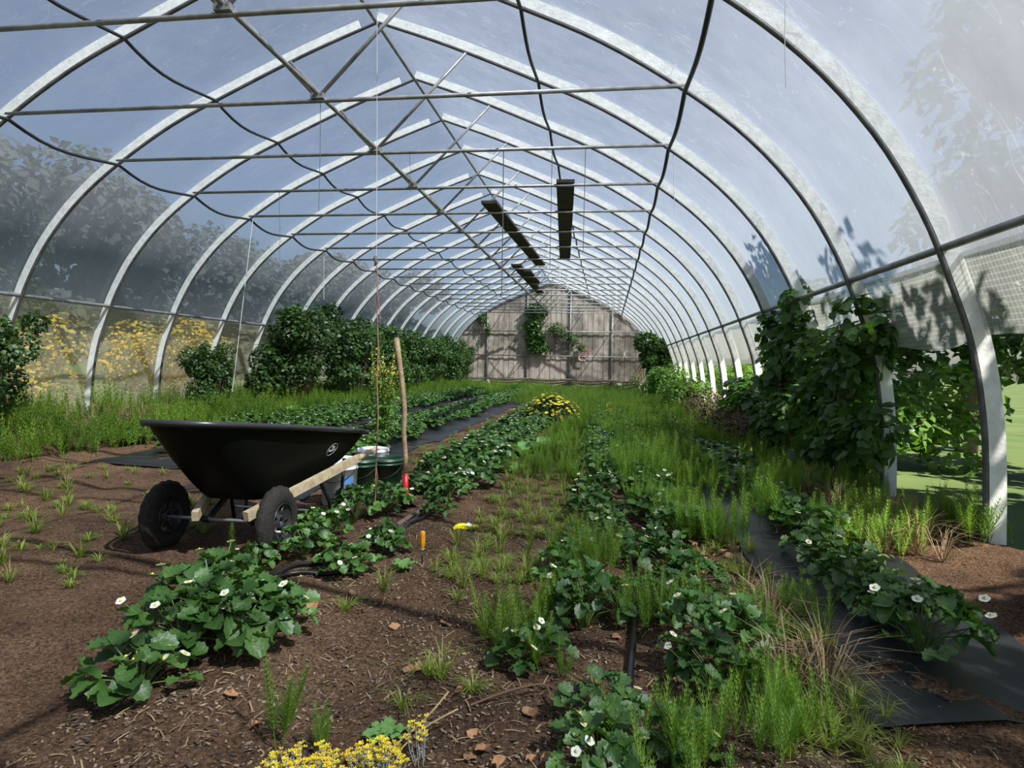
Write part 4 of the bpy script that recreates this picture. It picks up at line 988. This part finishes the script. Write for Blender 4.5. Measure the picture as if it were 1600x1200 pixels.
def mustard(x, y, H, Wd, n_, label, dens=1.0):
    e = empty('mustard_plant', (x, y, gh(x, y)), label, 'plant'); st = MB(); P_ = []; FP = []
    for i in range(n_):
        a = random.uniform(0, 6.28); r = Wd*math.sqrt(random.random()); h = H*random.uniform(.72, 1.0); t = Vector((r*math.cos(a), r*math.sin(a), h))
        st.tube([(t.x*.1, t.y*.1, 0), (t.x*.5, t.y*.5, h*.5), tuple(t)], .004, 4, False)
        for k in range(int(26*dens)):
            s = random.uniform(.52, 1); q = Vector((t.x*s, t.y*s, h*s)); FP.append(q+Vector((random.gauss(0, .022), random.gauss(0, .022), 0)))
        for k in range(int(30*dens)):
            s = random.uniform(.02, .75); P_.append(Vector((t.x*s, t.y*s, h*s))+Vector((random.gauss(0, .05), random.gauss(0, .05), 0)))
    st.build('stems', M['straw_stem'], e)
    V, F = instances(*LEAF4, np.array([tuple(p) for p in P_]), RNG.uniform(.04, .09, len(P_)), N=RNG.normal(0, .5, (len(P_), 3))+np.array([0, 0, .8])); np_build('leaves', V, F, M['brightleaf'], e)
    V, F = instances([(-.5, -.5, 0), (.5, -.5, .1), (.5, .5, 0), (-.5, .5, .1)], [(0, 1, 2), (0, 2, 3)], np.array([tuple(p) for p in FP]), RNG.uniform(.011, .018, len(FP)), N=RNG.normal(0, .5, (len(FP), 3))+np.array([0, -.3, .6])); o = np_build('yellow_blossoms', V, F, M['yellow'], e); o['kind'] = 'stuff'
random.seed(88)
mustard(-3.07, 8.6, 1.36, .24, 20, 'tall mustard plant in yellow bloom behind the shovel handle')
mustard(1.15, 25.5, 1.25, .30, 14, 'upright yellow-flowered plant before the right end of the end wall')
mustard(.05, 11.5, .55, .08, 4, 'small yellow-flowered weed right of the daisy bush', .5)

# ------------------------------------------------------------------ shrubs and trees
def foliage(n_, centers, size, tmpl, m, parent, name='foliage', up=.5, shell=.6):
    C_ = np.array([c[:3] for c in centers]); R_ = np.array([c[3:6] for c in centers]); wts = R_.prod(1)**.7; idx = RNG.choice(len(C_), n_, p=wts/wts.sum())
    D = RNG.normal(0, 1, (n_, 3)); D /= np.linalg.norm(D, axis=1, keepdims=True); q = RNG.uniform(shell**3, 1, n_)**(1/3)
    P_ = C_[idx]+D*q[:, None]*R_[idx]; P_[:, 2] = np.maximum(P_[:, 2], .05)
    V, F = instances(*tmpl, P_, RNG.uniform(size*.6, size*1.25, n_), N=D*.7+RNG.normal(0, .45, (n_, 3))+np.array([0, 0, up])); return np_build(name, V, F, m, parent)
def canes(parent, n_, h, spread, m='cane', r=.008):
    mb = MB()
    for i in range(n_):
        a = random.uniform(0, 6.28); q = spread*random.random()**.5; x, y = q*math.cos(a), q*math.sin(a); mb.tube([(x*.4, y*.4, -.05), (x*.7, y*.7, h*.4), (x, y, h*random.uniform(.7, 1))], [r, r*.8, r*.4], 5)
    return mb.build('canes', M[m], parent, True)
def clumps(n_, rx, ry, z0, z1, rad):
    out = []
    for i in range(n_):
        z = random.uniform(z0, z1); out.append((random.uniform(-rx, rx), random.uniform(-ry, ry), z, rad*random.uniform(.7, 1.2), rad*random.uniform(.7, 1.2), rad*random.uniform(.7, 1.1)))
    return out
def left_bush(seed):
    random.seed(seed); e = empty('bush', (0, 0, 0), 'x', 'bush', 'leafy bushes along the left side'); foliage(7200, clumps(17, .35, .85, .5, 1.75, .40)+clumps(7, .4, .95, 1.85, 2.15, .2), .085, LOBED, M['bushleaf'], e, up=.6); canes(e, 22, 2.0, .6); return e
LB = [left_bush(500), left_bush(501)]
labs = ['leafy dark bush on the left, the one nearest to the camera side', 'leafy dark bush, just left of the barrow top', 'leafy dark bush whose top rises highest, left of the hanging twine', 'leafy dark bush directly behind the hanging twine', 'leafy dark bush behind the shovel handle top', 'leafy dark bush, third from the end wall at left', 'leafy dark bush, second from the end wall at left', 'leafy dark bush against the left end of the end wall']
ub = set()
for i, (x, y, s) in enumerate([(-7.0, 6.3, .62), (-7.0, 10.6, .55), (-6.72, 13.3, 1.02), (-6.6, 16.0, .98), (-6.6, 18.5, 1.0), (-6.6, 21.2, .98), (-6.6, 24.0, .96), (-6.6, 27.2, .95), (-6.7, 29.6, .8)]):
    o = LB[i % 2]
    if o.name in ub: o = copy_tree(o)
    else: ub.add(o.name)
    o.location = (x, y, gh(x, y)-.02); o.scale = (s, s*1.25 if i > 1 else s, s); o.rotation_euler = (0, 0, PI*(i % 3 == 1)); o['label'] = (labs[:2]+['leafy dark bush with tallest shoots, right of the yellowish side sheet']+labs[2:])[i] if i < 9 else labs[-1]
# right-hand shrubs inside
def rbush(name, loc, rx, ry, z0, z1, rad, n_, m, size, tm, label, seed, group=None):
    random.seed(seed); e = empty(name, loc, label, 'bush', group); foliage(n_, clumps(14, rx, ry, z0, z1, rad), size, tm, m, e, up=.6); canes(e, 14, z1, rx+.1); return e
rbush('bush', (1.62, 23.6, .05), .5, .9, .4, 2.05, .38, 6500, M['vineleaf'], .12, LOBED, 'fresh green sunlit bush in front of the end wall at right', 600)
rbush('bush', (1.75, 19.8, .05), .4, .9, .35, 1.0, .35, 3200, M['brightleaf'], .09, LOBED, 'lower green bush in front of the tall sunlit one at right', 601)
rbush('grapevine', (2.16, 8.1, .05), .05, .7, .3, 1.95, .27, 1700, M['vineleaf'], .13, LOBED, 'dark broad-leaved vine at the right edge under the side rail', 602)
rbush('grapevine', (2.16, 6.3, .05), .05, .7, .3, 1.6, .27, 1500, M['vineleaf'], .13, LOBED, 'dark broad-leaved vine nearest the camera at far right', 603)
rbush('grapevine', (2.1, 10.4, .05), .1, .7, .2, .8, .26, 1600, M['vineleaf'], .13, LOBED, 'low dark vine behind the dead brush at right', 604)
rbush('dead_brush', (1.85, 12.3, .05), .3, .8, .1, .55, .25, 2600, M['brush'], .05, LEAF4, 'brown dead brush heap under the right side opening', 605)
rbush('dead_brush', (1.75, 9.4, .05), .25, .7, .1, .45, .22, 1800, M['brush'], .05, LEAF4, 'brown dead brush in shade right of the horsetails', 606)
rbush('bush', (1.75, 15.6, .05), .35, 1.2, .15, .7, .3, 2600, M['brightleaf'], .08, LOBED, 'low sunlit green weeds under the right side opening', 607)
# outside, right: low sunny growth and shade trees
for i, (x, y, s) in enumerate([(3.6, 9.5, 1), (3.9, 12.5, 1), (3.7, 16, 1), (3.9, 20, 1), (3.8, 24.5, 1), (3.6, 28.5, 1)]):
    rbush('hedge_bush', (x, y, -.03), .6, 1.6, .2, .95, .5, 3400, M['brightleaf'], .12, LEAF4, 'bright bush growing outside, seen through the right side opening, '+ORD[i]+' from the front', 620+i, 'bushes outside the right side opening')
def tree(x, y, H, R_, label, seed, m='bushleaf', n_=5200, size=.2, z0=.3):
    random.seed(seed); e = empty('tree', (x, y, -.03), label, 'tree', 'trees outside'); mb = MB(); mb.tube([(0, 0, -.1), (.1, .05, H*.35), (0, .1, H*.85)], [.16, .11, .03], 8); mb.build('trunk', M['bark'], e, True)
    foliage(n_, clumps(18, R_*.75, R_*.75, H*z0, H*.9, R_*.42), size, LEAF4, M[m], e)
tree(5.3, 4.0, 5.6, 1.7, 'leafy tree outside the right wall, nearest the camera', 700)
tree(5.1, 7.6, 5.4, 1.6, 'leafy tree outside the right wall casting leaf shadows on the film', 701)
tree(5.4, 10.6, 4.5, 1.3, 'smaller leafy tree outside the right wall beyond the vine', 702, n_=3600)
tree(5.6, 0.2, 6.2, 1.9, 'leafy tree outside the right wall beside the camera', 703)
for i, (x, y, H) in enumerate([(-17, 2, 8), (-18, 9, 8.5), (-16.5, 15, 8), (-18, 22, 8.5), (-16, 29, 8), (-17, 36, 8.5), (-16, 44, 8.5), (-13, 52, 9)]):
    tree(x-9, y*1.25, H+1.2, 5.4, 'broad dark tree outside the left wall, '+ORD[i]+' from the camera', 720+i, 'farleaf', size=.5, n_=11000, z0=.1)
rbush('hedge_bush', (-8.9, 11.8, -.03), .4, 1.2, .2, 1.9, .55, 5200, M['gorse'], .10, LEAF4, 'yellow flowering shrub outside the left side sheet', 740)
rbush('hedge_bush', (-9.1, 8.0, -.03), .5, 1.6, .2, 1.6, .55, 4200, M['gorse'], .10, LEAF4, 'second yellow shrub outside the left side sheet, nearer the camera', 741)
rbush('hedge_bush', (1.9, 34.5, -.03), 1.2, .8, .5, 3.0, .7, 4200, M['bushleaf'], .15, LEAF4, 'dark shrub outside behind the right end of the end wall', 742)

# vines on the end wall
def wall_vine(name, cl, n_, label, m, seed, size=.11):
    random.seed(seed); e = empty(name, (cl[0][0], YE-.25, 0), label, 'vine'); ox = cl[0][0]
    foliage(n_, [(x-ox, 0, z, rx, .13, rz) for x, z, rx, rz in cl], size, LOBED, M[m], e, shell=.1); mb = MB()
    for k in range(6): mb.tube([(random.uniform(-.3, .3), .08, cl[-1][1]-.2), (random.uniform(-.3, .3), .1, (cl[0][1]+cl[-1][1])/2), (random.uniform(-.3, .3), .1, cl[0][1])], .01, 5)
    mb.build('vine_stems', M['cane'], e, True)
xw = lambda px: bp(px, 520, y=31.5).x
zw = lambda py: bp(840, py, y=31.5).z
wall_vine('climbing_vine', [(xw(838), zw(485), .65, .4), (xw(832), zw(510), .5, .4), (xw(836), zw(530), .55, .45), (xw(842), zw(545), .6, .25)], 3000, 'thick green vine hanging down the middle of the end wall', 'vineleaf', 800)
wall_vine('climbing_vine', [(xw(868), zw(512), .6, .3), (xw(885), zw(524), .4, .2), (xw(895), zw(530), .35, .25), (xw(908), zw(542), .25, .25)], 750, 'thin vine trailing from the middle post towards the red loop', 'vineleaf', 801, .09)
wall_vine('climbing_vine', [(xw(752), zw(498), .3, .35), (xw(762), zw(516), .15, .3)], 380, 'small vine patch on the left part of the end wall', 'vineleaf', 802, .09)
# bits at the end wall
def redloop():
    c = Vector((xw(913), YE-.16, zw(554))); e = empty('coiled_hose', c, 'red and white coiled hose hung on the end wall rail', 'hose'); mb = MB()
    R_ = .25; pts = [(R_*.95*math.cos(t)*(1-.15*math.cos(4*t)), .03*math.sin(t), R_*math.sin(t)*(1-.15*math.cos(4*t))) for t in np.linspace(.0, PI*1.9, 26)]; mb.tube(pts[:22], .028, 6)
    mb.build('red_hose', M['red'], e, True); mb = MB(); mb.tube([(p[0]*1.12, -.03, p[2]*1.1) for p in pts[10:22]], .03, 6); mb.build('white_hose', M['petal'], e, True)
redloop()
mb = MB(); c = Vector((xw(977), YE-.16, zw(552)))
mb.tube([c+Vector((-.10, 0, -.16)), c+Vector((0, -.02, .02)), c+Vector((.03, 0, .18))], .018, 5); mb.tube([c+Vector((.10, 0, -.14)), c+Vector((0, -.02, .0)), c+Vector((-.06, 0, .08))], .018, 5)
tag(mb.build('knotted_rag', M['petal']), 'small white knotted rag tied to the end wall rail at right', 'rag')
p = bp(762, 607, y=30.9); mb = MB(); mb.lathe([(0, .0), (.12, 0), (.125, .02), (.125, .3), (.09, .38), (.05, .40), (.05, .44), (0, .44)], (0, 0, 0), 18)
tag(mb.build('jug', M['drape'], smooth=True, loc=(p.x, 30.9, gh(p.x, 30.9))), 'pale plastic jug standing at the foot of the left end-wall post', 'jug')
# swagged sheeting at the foot of the end wall
mb = MB(); xs = [-5.95, -3.95, -1.82, .206, 1.5]; V = []; K = 10; cols = 0
for a, b in zip(xs, xs[1:]):
    for k in range(14):
        t = k/14; x = a+(b-a)*t; s = math.sin(PI*t)
        for j in range(K):
            u = j/(K-1); V.append((x, YE-.20-.10*math.sin(u*17+s*2)-.05*s, .52-.05*s-u*(.18+.24*s)))
        cols += 1
F = [(i*K+j, i*K+j+1, (i+1)*K+j+1, (i+1)*K+j) for i in range(cols-1) for j in range(K-1)]
mb.add(V, F); tag(mb.build('gathered_sheeting', M['drape'], smooth=True), 'pale gathered plastic sheeting hanging along the foot of the end wall', 'sheeting')
# white flower by the wall
def white_flower():
    p = bp(968, 618, y=22); e = empty('white_flower', (p.x, 22, gh(p.x, 22)), 'large white flower among horsetails before the end wall', 'flower')
    mb = MB(); mb.tube([(0, 0, 0), (.02, 0, .35), (0, 0, .52)], .008, 5); mb.build('stem', M['straw_stem'], e); mb = MB()
    for i in range(14):
        a = i*2.4; d = Vector((math.cos(a), math.sin(a), .6+.5*(i % 3))).normalized(); s = Vector((-d.y, d.x, 0))*.05; q = Vector((0, 0, .5)); mb.add([q, q+d*.08+s, q+d*.15, q+d*.08-s], [(0, 1, 2, 3)])
    mb.build('petals', M['petal'], e)
white_flower()
print('strawberries', COUNT, 'horsetails', HC_[0], 'far', len(FARL))
